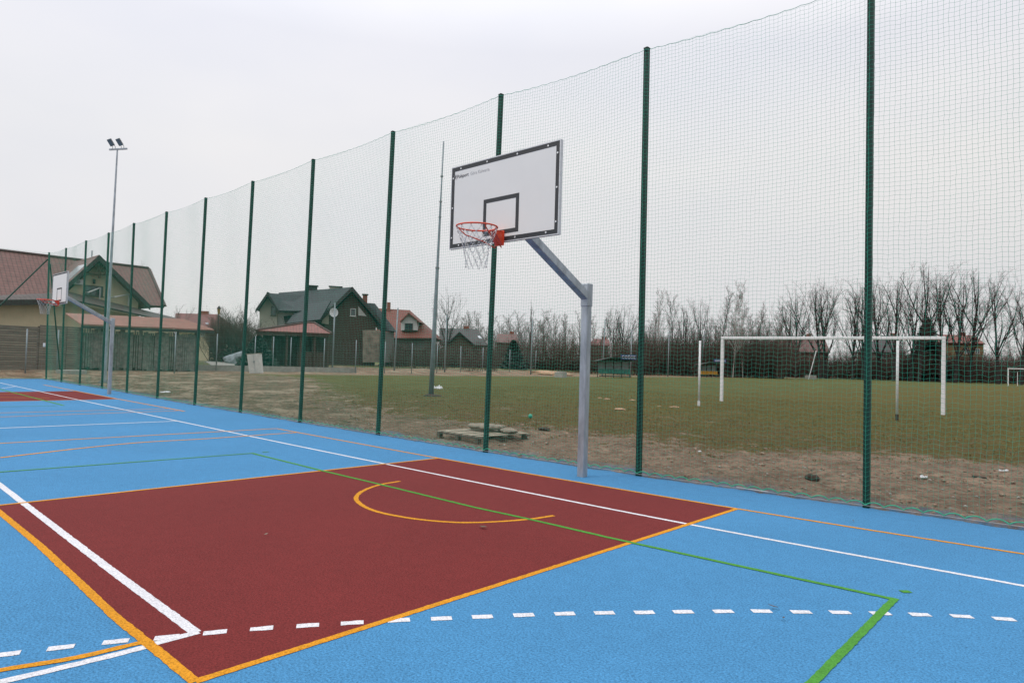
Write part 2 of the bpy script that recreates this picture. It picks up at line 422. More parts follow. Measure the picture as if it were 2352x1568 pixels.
earth = mixc(ramp(noi(6, 8, .8), (.45, 0), (.60, .85)), earth, (.14, .095, .068))
earth = mixc(ramp(noi(38, 3, .6), (.62, 0), (.70, .55)), earth, (.42, .35, .29))
grass = ramp(noi(.35, 6), (.3, (.112, .092, .024)), (.7, (.150, .124, .034)))
grass = mixc(ramp(noi(14, 6, .75), (.35, .75), (.62, 0)), grass, (.070, .066, .018))
grass = mixc(ramp(noi(3, 6, .7, (1, .5, 1)), (.5, 0), (.66, .5)), grass, (.155, .120, .055))
gleft = mixc(mapr(X, -4, -14), grass, ramp(noi(.5, 6), (.3, (.078, .086, .026)), (.7, (.125, .122, .042))))
# where grass grows: beyond the building strip, thinning near the fence and at the left end
wob = math_('MULTIPLY', math_('SUBTRACT', noi(.35, 6, .6), .5), 5)
wob2 = math_('MULTIPLY', math_('SUBTRACT', noi(2.5, 7, .75), .5), 6)
d1 = math_('ADD', math_('ADD', Y, wob), wob2)
xs = math_('ADD', mapr(X, -9, -32, 0, 9), mapr(X, .3, 3, 0, 1.9))
m1 = mapr(math_('SUBTRACT', d1, xs), 3.9, 5.0)
m2 = mapr(math_('ADD', math_('ADD', X, wob), wob2), -39, -34)
m3 = mapr(Y, 52, 64)
mfar = mapr(X, -80, -100)
mask = math_('MAXIMUM', math_('MULTIPLY', m1, math_('MAXIMUM', m2, m3)), math_('MULTIPLY', mfar, .8))
gedge = mixc(math_('MULTIPLY', mapr(Y, 12, 4.5), ramp(noi(2.2, 6, .75), (.42, 0), (.6, .8))), gleft, (.125, .078, .038))
earth = mixc(mapr(X, -2, -12), earth, mixc(1., earth, (.74, .78, .74), 'MULTIPLY'))
earth = mixc(math_('MULTIPLY', mapr(X, -1, -8), ramp(noi(1.1, 6, .7), (.45, 0), (.62, .75))), earth, (.085, .085, .045))
col = mixc(mask, earth, gedge)
bare = ramp(noi(.9, 6, .7, (.6, 1.3, 1)), (.60, 0), (.66, 1))
bare = math_('MULTIPLY', bare, mapr(Y, 16, 5))
col = mixc(bare, col, (.27, .215, .15))
# grass verge beyond the small fence
verge = math_('MULTIPLY', mapr(X, -50, -53), mapr(noi(.3, 3), .4, .5))
col = mixc(verge, col, (.12, .14, .055))
# pale driveway slabs in front of the dark house
# blue over-spray next to the court edge
esp = t.nodes.new('ShaderNodeAttribute'); esp.attribute_name = 'edge'
bank = math_('MULTIPLY', mapr(X, -35.5, -38), mapr(X, -52, -49))
col = mixc(math_('MULTIPLY', bank, .75), col, mixc(ramp(noi(.8, 7, .7, (1, .5, 1)), (.42, 0), (.6, 1)), (.165, .105, .072), (.33, .225, .150)))
patch = math_('MULTIPLY', mapr(X, -6, -12), math_('SUBTRACT', 1, mask, True))
col = mixc(math_('MULTIPLY', patch, ramp(noi(.75, 7, .72, (.6, 1, 1)), (.50, 0), (.58, .8))), col, (.34, .275, .195))
col = mixc(math_('MULTIPLY', patch, ramp(noi(1.3, 7, .75, (.7, 1, 1)), (.36, .8), (.46, 0))), col, (.07, .068, .042))
spray = math_('MULTIPLY', mapr(esp.outputs['Fac'], .75, .05), ramp(noi(3.5, 7, .85), (.40, 0), (.56, .9)))
col = mixc(spray, col, (.075, .20, .33))
L(col, b.inputs['Base Color'])
bp = t.nodes.new('ShaderNodeBump'); bp.inputs['Strength'].default_value = .9; bp.inputs['Distance'].default_value = .14
hh = math_('ADD', noi(7, 8, .75), math_('MULTIPLY', noi(40, 4, .7), .3)); L(hh, bp.inputs['Height']); L(bp.outputs[0], b.inputs['Normal'])
ground = mb.build('ground', gm, smooth=True); tag(ground, kind='structure')
at = ground.data.attributes.new('edge', 'FLOAT', 'POINT')
at.data.foreach_set('value', [max(0, min(5, (q[1]-edge_y(q[0])) if q[0] > XL else 5)) for q in mb.v])

# court slab with an irregular rim past the posts
mb = MB(); rim = []
x = XL
while x < 14:
    n = noise.fractal(Vector((x*1.7, 0, 0)), 1, 2, 5)
    rim.append((x, edge_y(x)-.02-.14*ss(3.8, 5.5, x)+.07*n+.05*noise.noise(Vector((x*9, 2, 0))))); x += .05
ns_ = len(rim)
for (x, y) in rim: mb.v += [(x, y, 0), (x, y, -.07)]
for i in range(ns_-1):
    mb.f.append((2*i, 2*i+1, 2*i+3, 2*i+2)); mb.uv.append([(0, 0)]*4)
YN = -26
i0 = len(mb.v); mb.v += [(x, YN, 0) for x, _ in rim]
for i in range(ns_-1):
    mb.f.append((i0+i, i0+i+1, 2*i+2, 2*i)); mb.uv.append([(0, 0)]*4)
mb.poly([(XL, YN, 0), (XL, rim[0][1], 0), (XL, rim[0][1], -.07), (XL, YN, -.07)])
tag(mb.build('court_surface', BLUE), kind='structure')

# ---------------------------------------------------------------- red keys and painted lines
def smooth_path(pts, n=10):
    """centripetal Catmull-Rom, so uneven point spacing never folds back"""
    P_ = [Vector(p) for p in pts]
    if len(P_) < 3: return P_
    P_ = [P_[0]*2-P_[1]]+P_+[P_[-1]*2-P_[-2]]
    o = []
    for i in range(1, len(P_)-2):
        p0, p1, p2, p3 = P_[i-1:i+3]; t0 = 0.; t1 = t0+(p1-p0).length**.5; t2 = t1+(p2-p1).length**.5; t3 = t2+(p3-p2).length**.5
        for k in range(n):
            t_ = t1+(t2-t1)*k/n
            a1 = p0*((t1-t_)/(t1-t0))+p1*((t_-t0)/(t1-t0)); a2 = p1*((t2-t_)/(t2-t1))+p2*((t_-t1)/(t2-t1)); a3 = p2*((t3-t_)/(t3-t2))+p3*((t_-t2)/(t3-t2))
            b1 = a1*((t2-t_)/(t2-t0))+a2*((t_-t0)/(t2-t0)); b2 = a2*((t3-t_)/(t3-t1))+a3*((t_-t1)/(t3-t1))
            o.append(b1*((t2-t_)/(t2-t1))+b2*((t_-t1)/(t2-t1)))
    return o+[P_[-2]]
def strip(mb, pts, wd, z, wob=.0032):
    """a painted line with slightly ragged sides"""
    P_ = []
    for a, b_ in zip(pts[:-1], pts[1:]):
        k = max(1, int((b_-a).length/(.035 if (a-CAMP).length < 9 else .3)))
        P_ += [a.lerp(b_, i/k) for i in range(k)]
    P_.append(pts[-1]); base = len(mb.v); z *= .25
    for i, p in enumerate(P_):
        d = (P_[min(i+1, len(P_)-1)]-P_[max(i-1, 0)]).to_2d().normalized(); n = Vector((-d.y, d.x, 0))
        for s in (-1, 1):
            q = Vector((p.x, p.y, z))+n*s*(wd/2+wob*noise.noise(Vector((p.x*22, p.y*22, s*5)))*2)
            mb.v.append(tuple(q))
    for i in range(len(P_)-1):
        k = base+2*i; mb.f.append((k, k+2, k+3, k+1)); mb.uv.append([(0, 0)]*4)
def line(mb, px, wd, z, sm=False, ext0=0, ext1=0):
    g = [G(*p) for p in px]
    if ext0: g.insert(0, g[0]+(g[0]-g[1]).normalized()*ext0)
    if ext1: g.append(g[-1]+(g[-1]-g[-2]).normalized()*ext1)
    strip(mb, smooth_path(g) if sm else g, wd, z)
keyA = [G(1008, 1052), G(1693, 1168), G(448, 1565), Vector((-2.33, -5.74, 0))]
mb = MB()
mb.poly([(p.x, p.y, .001) for p in keyA]); tag(mb.build('key_area', RED), kind='structure')
k1, k2 = G(175.3, 898), G(271.3, 916.2)
mb = MB(); mb.poly([(k1.x, k1.y, .001), (k2.x, k2.y, .001), (k2.x+.3, -5.6, .001), (k1.x+.2, -5.5, .001)][::-1])
tag(mb.build('key_area', RED), kind='structure')

wh = MB()
line(wh, [(0, 879), (405, 966), (880, 1064), (1590, 1205), (2352, 1345)], .05, .008, True, 1.5, 3)
line(wh, [(0, 983), (407, 966.7)], .066, .0082, ext0=12)
line(wh, [(0, 1113.5), (45.5, 1148.4), (240.9, 1298.3), (449, 1452)], .062, .0084, ext0=9)
line(wh, [(456, 1451), (356, 1477.6), (329, 1486.5), (187, 1522), (0, 1566)], .056, .0090, True, ext1=4)
line(wh, [(4, 891.5), (16, 890), (35, 887.5)], .05, .008)
dash = [(-110, 1520), (16, 1502), (140, 1486.5), (266, 1473), (383, 1463), (494, 1452), (601, 1443), (707, 1436), (809, 1430), (916, 1424), (1014, 1420), (1108, 1416), (1203, 1412), (1297, 1409), (1388, 1407), (1480, 1406), (1569, 1404.5), (1661, 1403.5), (1749, 1403), (1840, 1405), (1930, 1406), (2022, 1408), (2113, 1411), (2209, 1415), (2306, 1421), (2410, 1428)]
dg = [G(*p) for p in dash]
for i, p in enumerate(dg):
    d = (dg[min(i+1, len(dg)-1)]-dg[max(i-1, 0)]).normalized()
    L_ = .5*(dg[min(i+1, len(dg)-1)]-dg[max(i-1, 0)]).length/(2 if 0 < i < len(dg)-1 else 1)
    strip(wh, [p-d*L_*.50, p+d*L_*.50], .057, .0096)
tag(wh.build('white_court_lines', LWHITE), kind='structure')

og = MB()
line(og, [(635, 984), (821, 1018), (1008, 1052), (1345, 1110), (1693, 1168), (2030, 1222), (2352, 1272)], .05, .012, True, 0, 4)
line(og, [(1693, 1168), (448, 1565)], .05, .0124)
line(og, [(448, 1566), (345, 1481), (265, 1416.5), (95, 1255.5), (0, 1177)], .055, .0128, ext1=1.2)
line(og, [(1008, 1052), (0, 1160)], .05, .0124, ext1=.3)
line(og, [(635, 984), (0, 1018)], .066, .0124, ext1=9)
line(og, [(682, 993), (471, 1007.5), (323.5, 1016), (198, 1028), (0, 1051)], .066, .0132, True)
line(og, [(321, 1476), (187.5, 1507.6), (0, 1539)], .05, .0136, True, ext1=3)
line(og, [(423.7, 944.4), (271.3, 916.2), (175.3, 898), (100, 883.5)], .066, .012)
line(og, [(409, 943), (0, 957.4)], .066, .0124)
line(og, [(386, 938.6), (0, 948)], .066, .0124)
line(og, [(271.3, 916.2), (0, 921.7)], .066, .0124, ext1=3); line(og, [(175.3, 898), (0, 900.5)], .05, .0124, ext1=3)
line(og, [(71, 903.7), (0, 905.6)], .05, .0124, ext1=1); line(og, [(113.8, 914), (0, 912)], .05, .0124, ext1=1)
line(og, [(918.6, 1105), (873, 1113), (835, 1126.5), (818, 1142.6), (830, 1159), (862, 1173.5), (916, 1185.7), (983.5, 1195), (1064, 1200), (1164, 1196.5), (1225, 1191), (1272, 1184)], .05, .0124, True)
tag(og.build('orange_court_lines', LORANGE), kind='structure')
gr = MB()
line(gr, [(577.5, 1040.3), (741, 1081), (875.7, 1113), (1091, 1165.4), (1219, 1193), (1398, 1234.6), (1837.5, 1330), (1947, 1353), (2062, 1378)], .05, .016)
line(gr, [(2056, 1374), (1866, 1568)], .05, .0164, ext1=3)
line(gr, [(577.5, 1041), (0, 1084)], .05, .0164, ext1=3)
line(gr, [(2069, 1358.5), (2091, 1358.5)], .05, .016)
line(gr, [(603, 1038.3), (617, 1037.5)], .05, .016)
line(gr, [(146, 931), (0, 893.7)], .066, .016, ext1=1); line(gr, [(131, 931.7), (0, 934)], .05, .0164, ext1=2)
tag(gr.build('green_court_lines', LGREEN), kind='structure')

# ================================================================ NET FENCE
fence = empty('net_fence', posts[5][0].copy(), 'tall dark green ball-stop fence with square posts and fine green netting along the court', 'fence')
fc = Vector((0, -1, 0))
def sqpost(mb, a, b_, s, cap=True):
    """square tube from a to b, sides along the world axes"""
    a, b_ = Vector(a), Vector(b_); h = s/2
    lo = [a+Vector((x, y, 0)) for x, y in ((-h, -h), (h, -h), (h, h), (-h, h))]; hi = [q+(b_-a) for q in lo]
    i = len(mb.v); mb.v += [tuple(q) for q in lo+hi]
    for f in ((0, 3, 2, 1), (4, 5, 6, 7), (0, 1, 5, 4), (1, 2, 6, 5), (2, 3, 7, 6), (3, 0, 4, 7)):
        mb.f.append(tuple(i+k for k in f)); mb.uv.append([(0, 0)]*4)
for g, tp in posts:
    mb = MB(); sqpost(mb, g+Vector((0, 0, -.05)), tp, .066)
    mb.tube([tp+Vector((0, 0, -.0)), tp+Vector((0, 0, .012))], [.056, .045], 4, rot=R(45), up=(1, 0, 0))
    mb.tube([tp+Vector((0, -.045, -.05)), tp+Vector((0, -.02, .02))], .007, 6)          # hook
    mb.build('post', M['post'], fence, bevel=.006)
lp, lt = posts[-1]
bA, bB = G(138.6, 850, .33), None
mb = MB(); mb.tube([AT(115, 606, (lt-CAMP).dot(FW)+.1), Vector((bA.x, bA.y, .2))], .035, 8); mb.build('brace', M['post'], fence, smooth=True)
q = lp+Vector((.05, -4.6, 0)); a = lt+Vector((0, -.05, -.35))
mb = MB(); mb.tube([a, Vector((q.x, q.y, 0))], .035, 8); mb.build('brace', M['post'], fence, smooth=True)
p = AT(101.5, 792, (lp-CAMP).dot(FW)-.15)
mb = MB(); mb.box(p.x-.06, p.x+.06, p.y-.04, p.y+.04, p.z-.09, p.z+.09); mb.box(p.x+.0, p.x+.14, p.y-.02, p.y+.02, p.z-.02, p.z+.02); mb.build('junction_box', M['plastic'], fence, bevel=.01)

def threads(P, r, close=1):
    """P: array (nu, nv, 3) of knots -> 3-sided cords along both directions; returns verts, faces"""
    V = []; Fc = []; base = 0
    for ax in (0, 1):
        Q = P if ax == 0 else P.transpose(1, 0, 2)         # cords run along axis 1 of Q
        nu, nv = Q.shape[:2]
        d = np.zeros_like(Q); d[:, 1:-1] = Q[:, 2:]-Q[:, :-2]; d[:, 0] = Q[:, 1]-Q[:, 0]; d[:, -1] = Q[:, -1]-Q[:, -2]
        d /= np.linalg.norm(d, axis=2, keepdims=True)+1e-9
        ref = np.array([0.13, 1.0, 0.07]); ref /= np.linalg.norm(ref)
        a = ref-d*(d@ref)[..., None]; a /= np.linalg.norm(a, axis=2, keepdims=True); b_ = np.cross(d, a)
        ring = [Q+(a*math.cos(t_)+b_*math.sin(t_))*r for t_ in (0, 2.0944, 4.18879)]
        v = np.stack(ring, 2).reshape(-1, 3); V.append(v)
        idx = (np.arange(nu)[:, None]*nv+np.arange(nv-1)[None, :]).ravel()*3+base
        for j in range(3):
            j2 = (j+1) % 3
            Fc.append(np.stack([idx+j, idx+j2, idx+3+j2, idx+3+j], 1))
        base += len(v)
    return np.concatenate(V), np.concatenate(Fc)
def np_mesh(name, V, Fq, material, parent=None):
    me = bpy.data.meshes.new(name); me.vertices.add(len(V)); me.vertices.foreach_set('co', V.astype(np.float32).ravel())
    me.loops.add(Fq.size); me.loops.foreach_set('vertex_index', Fq.astype(np.int32).ravel())
    me.polygons.add(len(Fq)); me.polygons.foreach_set('loop_start', np.arange(0, Fq.size, Fq.shape[1], dtype=np.int32))
    me.update(calc_edges=True); me.materials.append(material)
    o = bpy.data.objects.new(name, me); COL.objects.link(o)
    if parent is not None: o.parent = parent; o.matrix_parent_inverse = Matrix.Translation(-parent.location)
    return o
rng = np.random.RandomState(5)
CELL = .050
def net_bay(pa, ta, pb, tb, near, sc_w=.19, seed=0, sag=.055, off=(0, -.045, 0), cell=CELL):
    off = Vector(off)
    A, TA, B, TB_ = pa+off, ta+off, pb+off, tb+off
    Lb = (B-A).length; nsc = max(2, round(Lb/sc_w))
    nu = int(Lb/cell)+1
    us = np.linspace(0, 1, nu)
    zt = TA.z-.03; nvc = int((zt-.1)/cell)
    vs = np.linspace(0, 1, nvc+1)
    if not near: vs = vs   # same mesh everywhere
    U, V_ = np.meshgrid(us, vs, indexing='ij')
    Av, Bv, TAv, TBv = [np.array(q) for q in (A, B, TA, TB_)]
    bot = Av+(Bv-Av)*U[..., None]; top = TAv+(TBv-TAv)*U[..., None]
    P = bot+(top-bot)*V_[..., None]
    # bottom scallops upward from the wire, top scallops hanging from the head rope
    ph = (U*nsc) % 1.0
    zb = .034+.038*np.sin(math.pi*ph)**.8
    sg = sag*4*U*(1-U)+.012*np.sin(math.pi*((U*nsc) % 1.0))
    ztop = top[..., 2]-.03-sg
    P[..., 2] = zb+(ztop-zb)*V_
    # billow and crooked cords
    k = rng.rand(6)*6
    bil = .05*np.sin(U*5+k[0]+V_*3)*np.sin(math.pi*U)+.008*np.sin(V_*9+k[1]+U*4)*np.sin(math.pi*U)
    P[..., 1] += bil
    P[..., 0] += .016*np.sin(V_*6+k[2]+U*5)*np.sin(math.pi*U)+.003*np.sin(V_*31+k[3]+U*3)
    P[..., 2] += .010*np.sin(U*9+V_*5+k[4])*np.sin(math.pi*V_)
    if near: P[..., 0] += rng.randn(nu, nvc+1)*.0022; P[..., 2] += rng.randn(nu, nvc+1)*.0022
    Vv, Ff = threads(P, .00122)
    o = np_mesh('net_panel', Vv, Ff, M['net'], fence)
    # selvedge ropes
    mb = MB(); fine = 10 if near else 5
    ub = np.linspace(0, 1, nsc*fine+1)
    pts = []
    for u in ub:
        z = .034+.038*math.sin(math.pi*((u*nsc) % 1.0))**.8 if 0 < u < 1 else .034
        q = A.lerp(B, u); pts.append((q.x, q.y-.004, z))
    mb.tube(pts, .0062, 4)
    mb.build('bottom_rope', M['rope'], fence)
    mb = MB(); pts = []
    n2 = nsc*fine
    for i in range(n2+1):
        u = i/n2; q = TA.lerp(TB_, u)
        z = q.z-.03-sag*4*u*(1-u)-.012*math.sin(math.pi*((u*nsc) % 1.0)); pts.append((q.x, q.y-.004, z))
    mb.tube(pts, .0032, 4); mb.build('top_rope', M['net'], fence)
for i in range(len(posts)-1):
    (pa, ta), (pb, tb) = posts[i+1], posts[i]
    net_bay(pa, ta, pb, tb, i < 5, seed=i)
# netting turning the corner across the end of the court
ex = lp+Vector((.2, -6.5, 0)); et = lt+Vector((.2, -6.5, .0))
net_bay(ex, et, lp, lt, False, off=(.045, 0, 0), cell=.06)
mb = MB(); mb.tube([(p.x, p.y-.05, .030) for p, _ in posts], .003, 5); mb.build('bottom_wire', M['wire'], fence)
# turnbuckle on the bottom wire
tb_ = Vector((2.2, edge_y(2.2)-.052, .034)); mb = MB()
for s in (-1, 1): mb.tube([tb_+Vector((-.13, s*.012, 0)), tb_+Vector((.13, s*.012, 0))], .004, 5)
mb.tube([tb_+Vector((-.2, 0, 0)), tb_+Vector((-.1, 0, 0))], .006, 5); mb.tube([tb_+Vector((.1, 0, 0)), tb_+Vector((.2, 0, 0))], .006, 5)
mb.build('turnbuckle', M['wire'], fence)

# ================================================================ BASKETBALL STANDS
def basket(name, base, bc, yaw, lab, top_h, arm_px=None, low=False):
    """base: pole foot; bc: centre of the board's front face (world); yaw: board turn about z"""
    root = empty(name, base, lab, 'basketball hoop', 'basketball hoops of the cross courts')
    # board frame: bx right along the board (towards +X), bn = front normal (towards -Y), bz up
    bx = Vector((math.cos(yaw), math.sin(yaw), 0)); bn = Vector((math.sin(yaw), -math.cos(yaw), 0)); bz = Vector((0, 0, 1))
    def Q(u, n, z): return bc+bx*u+bn*n+bz*z
    def bbox(mb, u0, u1, n0, n1, z0, z1): return mb.obox(Q(u0, n0, z0), bx*(u1-u0), bn*(n1-n0), bz*(z1-z0))
    HW, HH = .9, .525
    # pole
    mb = MB(); sqpost(mb, base+Vector((0, 0, -.02)), base+Vector((.0, 0, top_h-.30)), .105)
    pole = mb.build('pole', M['galv'], root, bevel=.012)
    mb = MB(); sqpost(mb, base+Vector((0, 0, top_h-.31)), base+Vector((0, 0, top_h)), .118)
    hole = base+Vector((-.01, -.0595, top_h-.04))
    sleeve = mb.build('sleeve', M['galv'], root, bevel=.008)
    mb = MB(); mb.tube([hole, hole+Vector((0, -.004, 0))], .007, 8); mb.build('bolt_hole', M['black'], sleeve)
    # arm rising to the back of the board
    a0 = base+Vector((0, -.03, top_h-.17)); a1 = Q(.10, -.09, -.22)
    d = (a1-a0).normalized(); side = Vector((1, 0, 0)); side = (side-d*side.dot(d)).normalized(); upv = side.cross(d)
    if upv.z < 0: upv = -upv
    s = .11; mb = MB(); mb.obox(a0-side*s/2-upv*s/2, side*s, upv*s, a1-a0)
    mb.build('arm', M['galv'], root, bevel=.01)
    mb = MB(); q = a0.lerp(a1, .62)+upv*(s/2); mb.tube([q, q+upv*.03], .014, 6); mb.build('bolt', M['bolt'], root)
    # board
    mb = MB(); bbox(mb, -HW+.012, HW-.012, -.030, -.0005, -HH+.012, HH-.012)
    brd = mb.build('backboard', M['board'], root)
    mb = MB()
    for u0, u1, z0, z1 in ((-HW, HW, HH-.012, HH), (-HW, HW, -HH, -HH+.012), (-HW, -HW+.012, -HH+.012, HH-.012), (HW-.012, HW, -HH+.012, HH-.012)):
        bbox(mb, u0, u1, -.040, .0035, z0, z1)
    mb.build('edge_frame', M['edge'], brd)
    def frame(mb, u0, u1, z0, z1, t_, n0, n1):
        bbox(mb, u0, u1, n0, n1, z1-t_, z1); bbox(mb, u0, u1, n0, n1, z0, z0+t_)
        bbox(mb, u0, u0+t_, n0, n1, z0+t_, z1-t_); bbox(mb, u1-t_, u1, n0, n1, z0+t_, z1-t_)
    mb = MB(); frame(mb, -HW+.013, HW-.013, -HH+.013, HH-.013, .05, -.0004, .0012); mb.build('black_border', M['black'], brd)
    zb = -HH+.15
    mb = MB(); frame(mb, -.295, .295, zb-.05, zb+.40, .05, -.0004, .0012); mb.build('target_square', M['black'], brd)
    for u, z in [(u, z) for u in (-.72, -.25, .25, .72) for z in (HH-.04, -HH+.04)]+[(u, z) for u in (-HW+.04, HW-.04) for z in (-.38, 0, .38)]:
        MB().tube([Q(u, .001, z), Q(u, .007, z)], .011, 8).build('screw', M['bolt'], brd)
    # back stiffening frame
    mb = MB()
    for u in (-.35, .35): bbox(mb, u-.02, u+.02, -.075, -.041, -.42, .42)
    bbox(mb, -.35, .45, -.11, -.076, -.30, -.20); bbox(mb, -.35, .45, -.11, -.076, .10, .16)
    mb.build('rear_bracket', M['galv'], root)
    if not low:
        mb, wd = text_mb('Polsport', .062, Q(-.795, .0006, HH-.155), bx, bz, bn, .0006, .0012); l1 = mb
        l1.build('lettering', M['dark_text'], brd)
        mb2, _ = text_mb('G\u00f3ra Kalwaria', .058, Q(-.795+wd+.03, .0006, HH-.155), bx, bz, bn, .0006); mb2.build('lettering', M['grey_text'], brd)
        mb = MB()          # crossed emblem before the words
        for s_ in (-1, 1):
            for k in (-1, 1):
                c = Q(-.833, .001, HH-.133)
                mb.tube([c+bx*(.008*s_), c+bx*(.020*s_)+bz*(.026*k)], [.005, .0065], 5)
            mb.tube([c+bx*(.022*s_)+bz*.010, c+bx*(.022*s_)-bz*.010], .003, 4)
        mb.build('emblem', M['dark_text'], brd)
    mb = MB(); bbox(mb, -.20+.02, -.15+.0, .0005, .0012, HH-.12, HH-.06)
    # rim
    rz = -.525+.125; rr = .225+.009; cn = .15+.225
    cen = lambda t_, z=0, r_=rr: Q(math.sin(t_)*r_, cn+math.cos(t_)*r_, rz+z)
    mb = MB(); mb.tube([cen(2*math.pi*k/40) for k in range(40)], .0095, 8, closed=True)
    for s_ in (-1, 1):
        mb.tube([Q(.075*s_, .145, rz-.005), Q(.12*s_, .20, rz-.003), cen(math.pi-s_*1.0)], .008, 6)
        mb.tube([Q(.05*s_, .02, rz-.19), Q(.10*s_, .16, rz-.13), Q(.19*s_, .38, rz-.07), Q(.205*s_, cn+.06, rz-.03), cen(s_*1.25, -.008)], .0075, 6)
    rim = mb.build('rim', M['orange'], root, smooth=True)
    mb = MB()
    bbox(mb, -.075, .075, .0015, .009, rz-.165, rz+.01); bbox(mb, -.06, .06, .009, .15, rz-.008, rz)
    for s_ in (-1, 1):     # gusset cheeks
        i = [Q(.06*s_, .009, rz-.16), Q(.06*s_, .145, rz-.01), Q(.06*s_, .009, rz-.01)]
        mb.slab(i, bx*(-.006*s_))
    mb.slab([Q(-.056, .012, rz-.158), Q(.056, .012, rz-.158), Q(.056, .146, rz-.01), Q(-.056, .146, rz-.01)], bn*-.004)
    brk = mb.build('bracket', M['orange'], rim)
    for s_ in (-1, 1):
        for z in (rz-.14, rz-.04): MB().tube([Q(.05*s_, .009, z), Q(.05*s_, .018, z)], .010, 8).build('bolt', M['bolt'], rim)
    # loops under the rim and the chain net: real links following twelve zig-zag strands
    mb = MB(); nl = 12; lv = 7
    kn = []
    for l in range(lv):
        row = []; f = l/(lv-1); r_ = rr*(1-.36*math.sin(min(1, f*1.15)*math.pi/2)**1.0) ; r_ = max(.105, r_-.03*f)
        z_ = -.012-.46*f
        for k in range(nl):
            t_ = 2*math.pi*(k+(.5 if l % 2 else 0))/nl
            jit = .010*noise.noise(Vector((k*2.1, l*1.7, 1+bc.x)))
            row.append(cen(t_, z_+jit*1.5, r_+jit))
        kn.append(row)
    def chain(a, b_, sagv=.012):
        n = max(2, int((b_-a).length/.021)); pts = [a.lerp(b_, i/n)-bz*(sagv*4*(i/n)*(1-i/n)) for i in range(n+1)]
        for i in range(n):
            p, q = pts[i], pts[i+1]; d_ = (q-p); ln = d_.length; d_.normalize(); o_ = d_.orthogonal().normalized()
            if i % 2: o_ = d_.cross(o_)
            c_ = (p+q)/2; ring = []
            for j in range(8):
                an = 2*math.pi*j/8; ring.append(c_+d_*(math.cos(an)*ln*.62)+o_*(math.sin(an)*.0058))
            mb.tube(ring, .0017, 3, closed=True)
    for l in range(lv-1):
        for k in range(nl):
            if l == 0 and k % 1 == 0:
                a = kn[0][k]
            if l % 2 == 0: prs = ((k, k), (k, (k-1) % nl))
            else: prs = ((k, k), (k, (k+1) % nl))
            for a, b_ in prs:
                if l == 0 and False: continue
                if l >= lv-3 and (a+b_+l) % 5 == 0: continue
                chain(kn[l][a], kn[l+1][b_])
    mb.build('chain_net', M['chain'], rim)
    for k in range(nl):
        a = cen(2*math.pi*k/nl, -.008); MB().tube([a, a-bz*.012], .005, 5).build('net_hook', M['orange'], rim)
    return root
pb1 = G(1337, 1094); 
def fit_board(TL, TR, BR, BL):
    """least squares place of a 1.8 x 1.05 board from its four seen corners"""
    def prj(p):
        d = p-CAMP; z = d.dot(FW); return (W/2+F*d.dot(RT)/z, H/2-F*d.dot(UP)/z)
    par = np.array([(-.0 if TL[0] > 500 else -20.2), -1.2, 3.45, 0.])
    obs = np.array([TL, TR, BR, BL]).ravel()
    def res(q):
        bx = Vector((math.cos(q[3]), math.sin(q[3]), 0)); c = Vector(q[:3]); o = []
        for u, z in ((-.9, .525), (.9, .525), (.9, -.525), (-.9, -.525)): o += prj(c+bx*u+Vector((0, 0, z)))
        return np.array(o)-obs
    for _ in range(30):
        r0 = res(par); J = np.zeros((8, 4))
        for i in range(4):
            q = par.copy(); q[i] += 1e-4; J[:, i] = (res(q)-r0)/1e-4
        par = par-np.linalg.lstsq(J, r0, rcond=None)[0]
    print('board', par, np.abs(res(par)).max())
    return Vector(par[:3]), par[3]
def top_of(g, px, py):
    d = ray(px, py); k = ((g-CAMP).dot(FW))/d.dot(FW); return (CAMP+d*k).z
bc, by = fit_board((1034, 388), (1284.5, 319), (1288, 534.6), (1035, 575.6))
basket('basketball_hoop', pb1, bc, by, 'near white basketball board with orange rim and chain net on a square galvanised pole', top_of(pb1, 1347, 650))
pb2 = G(250.7, 905)
bc2, by2 = fit_board((120.5, 632), (154.6, 620.6), (153, 697.5), (119.5, 700))
basket('basketball_hoop', pb2, bc2, by2, 'distant small-looking basketball hoop at the far left end of the court', top_of(pb2, 253, 730), low=True)

# ================================================================ FLOODLIGHT (left) and bare mast
lb = GT(239.7, 879); dl = (lb-CAMP).dot(FW)
root = empty('floodlight_mast', lb, 'slim galvanised mast with two square floodlights behind the far basketball hoop', 'floodlight')
lt_ = AT(269.5, 345, dl); mb = MB(); mb.tube([lb+Vector((0, 0, .02)), lb.lerp(lt_, .5), lt_], [.085, .06, .034], 8, up=(1, 0, 0)); mb.build('pole', M['galv'], root)
mb = MB(); mb.box(lb.x-.2, lb.x+.2, lb.y-.2, lb.y+.2, lb.z-.02, lb.z+.05)
for sx in (-1, 1):
    for sy in (-1, 1): mb.tube([lb+Vector((sx*.14, sy*.14, .04)), lb+Vector((sx*.14, sy*.14, .12))], .02, 6)
mb.build('base_plate', M['lamp'], root)
ca = AT(251, 345.5, dl); cb = AT(292, 343.5, dl); cd = (cb-ca).normalized(); cf = cd.cross(Vector((0, 0, 1))).normalized()
if cf.dot(FW) > 0: cf = -cf
mb = MB(); mb.obox(ca-cf*.03, cb-ca, cf*.06, Vector((0, 0, .07))); mb.build('crossbar', M['galv'], root)
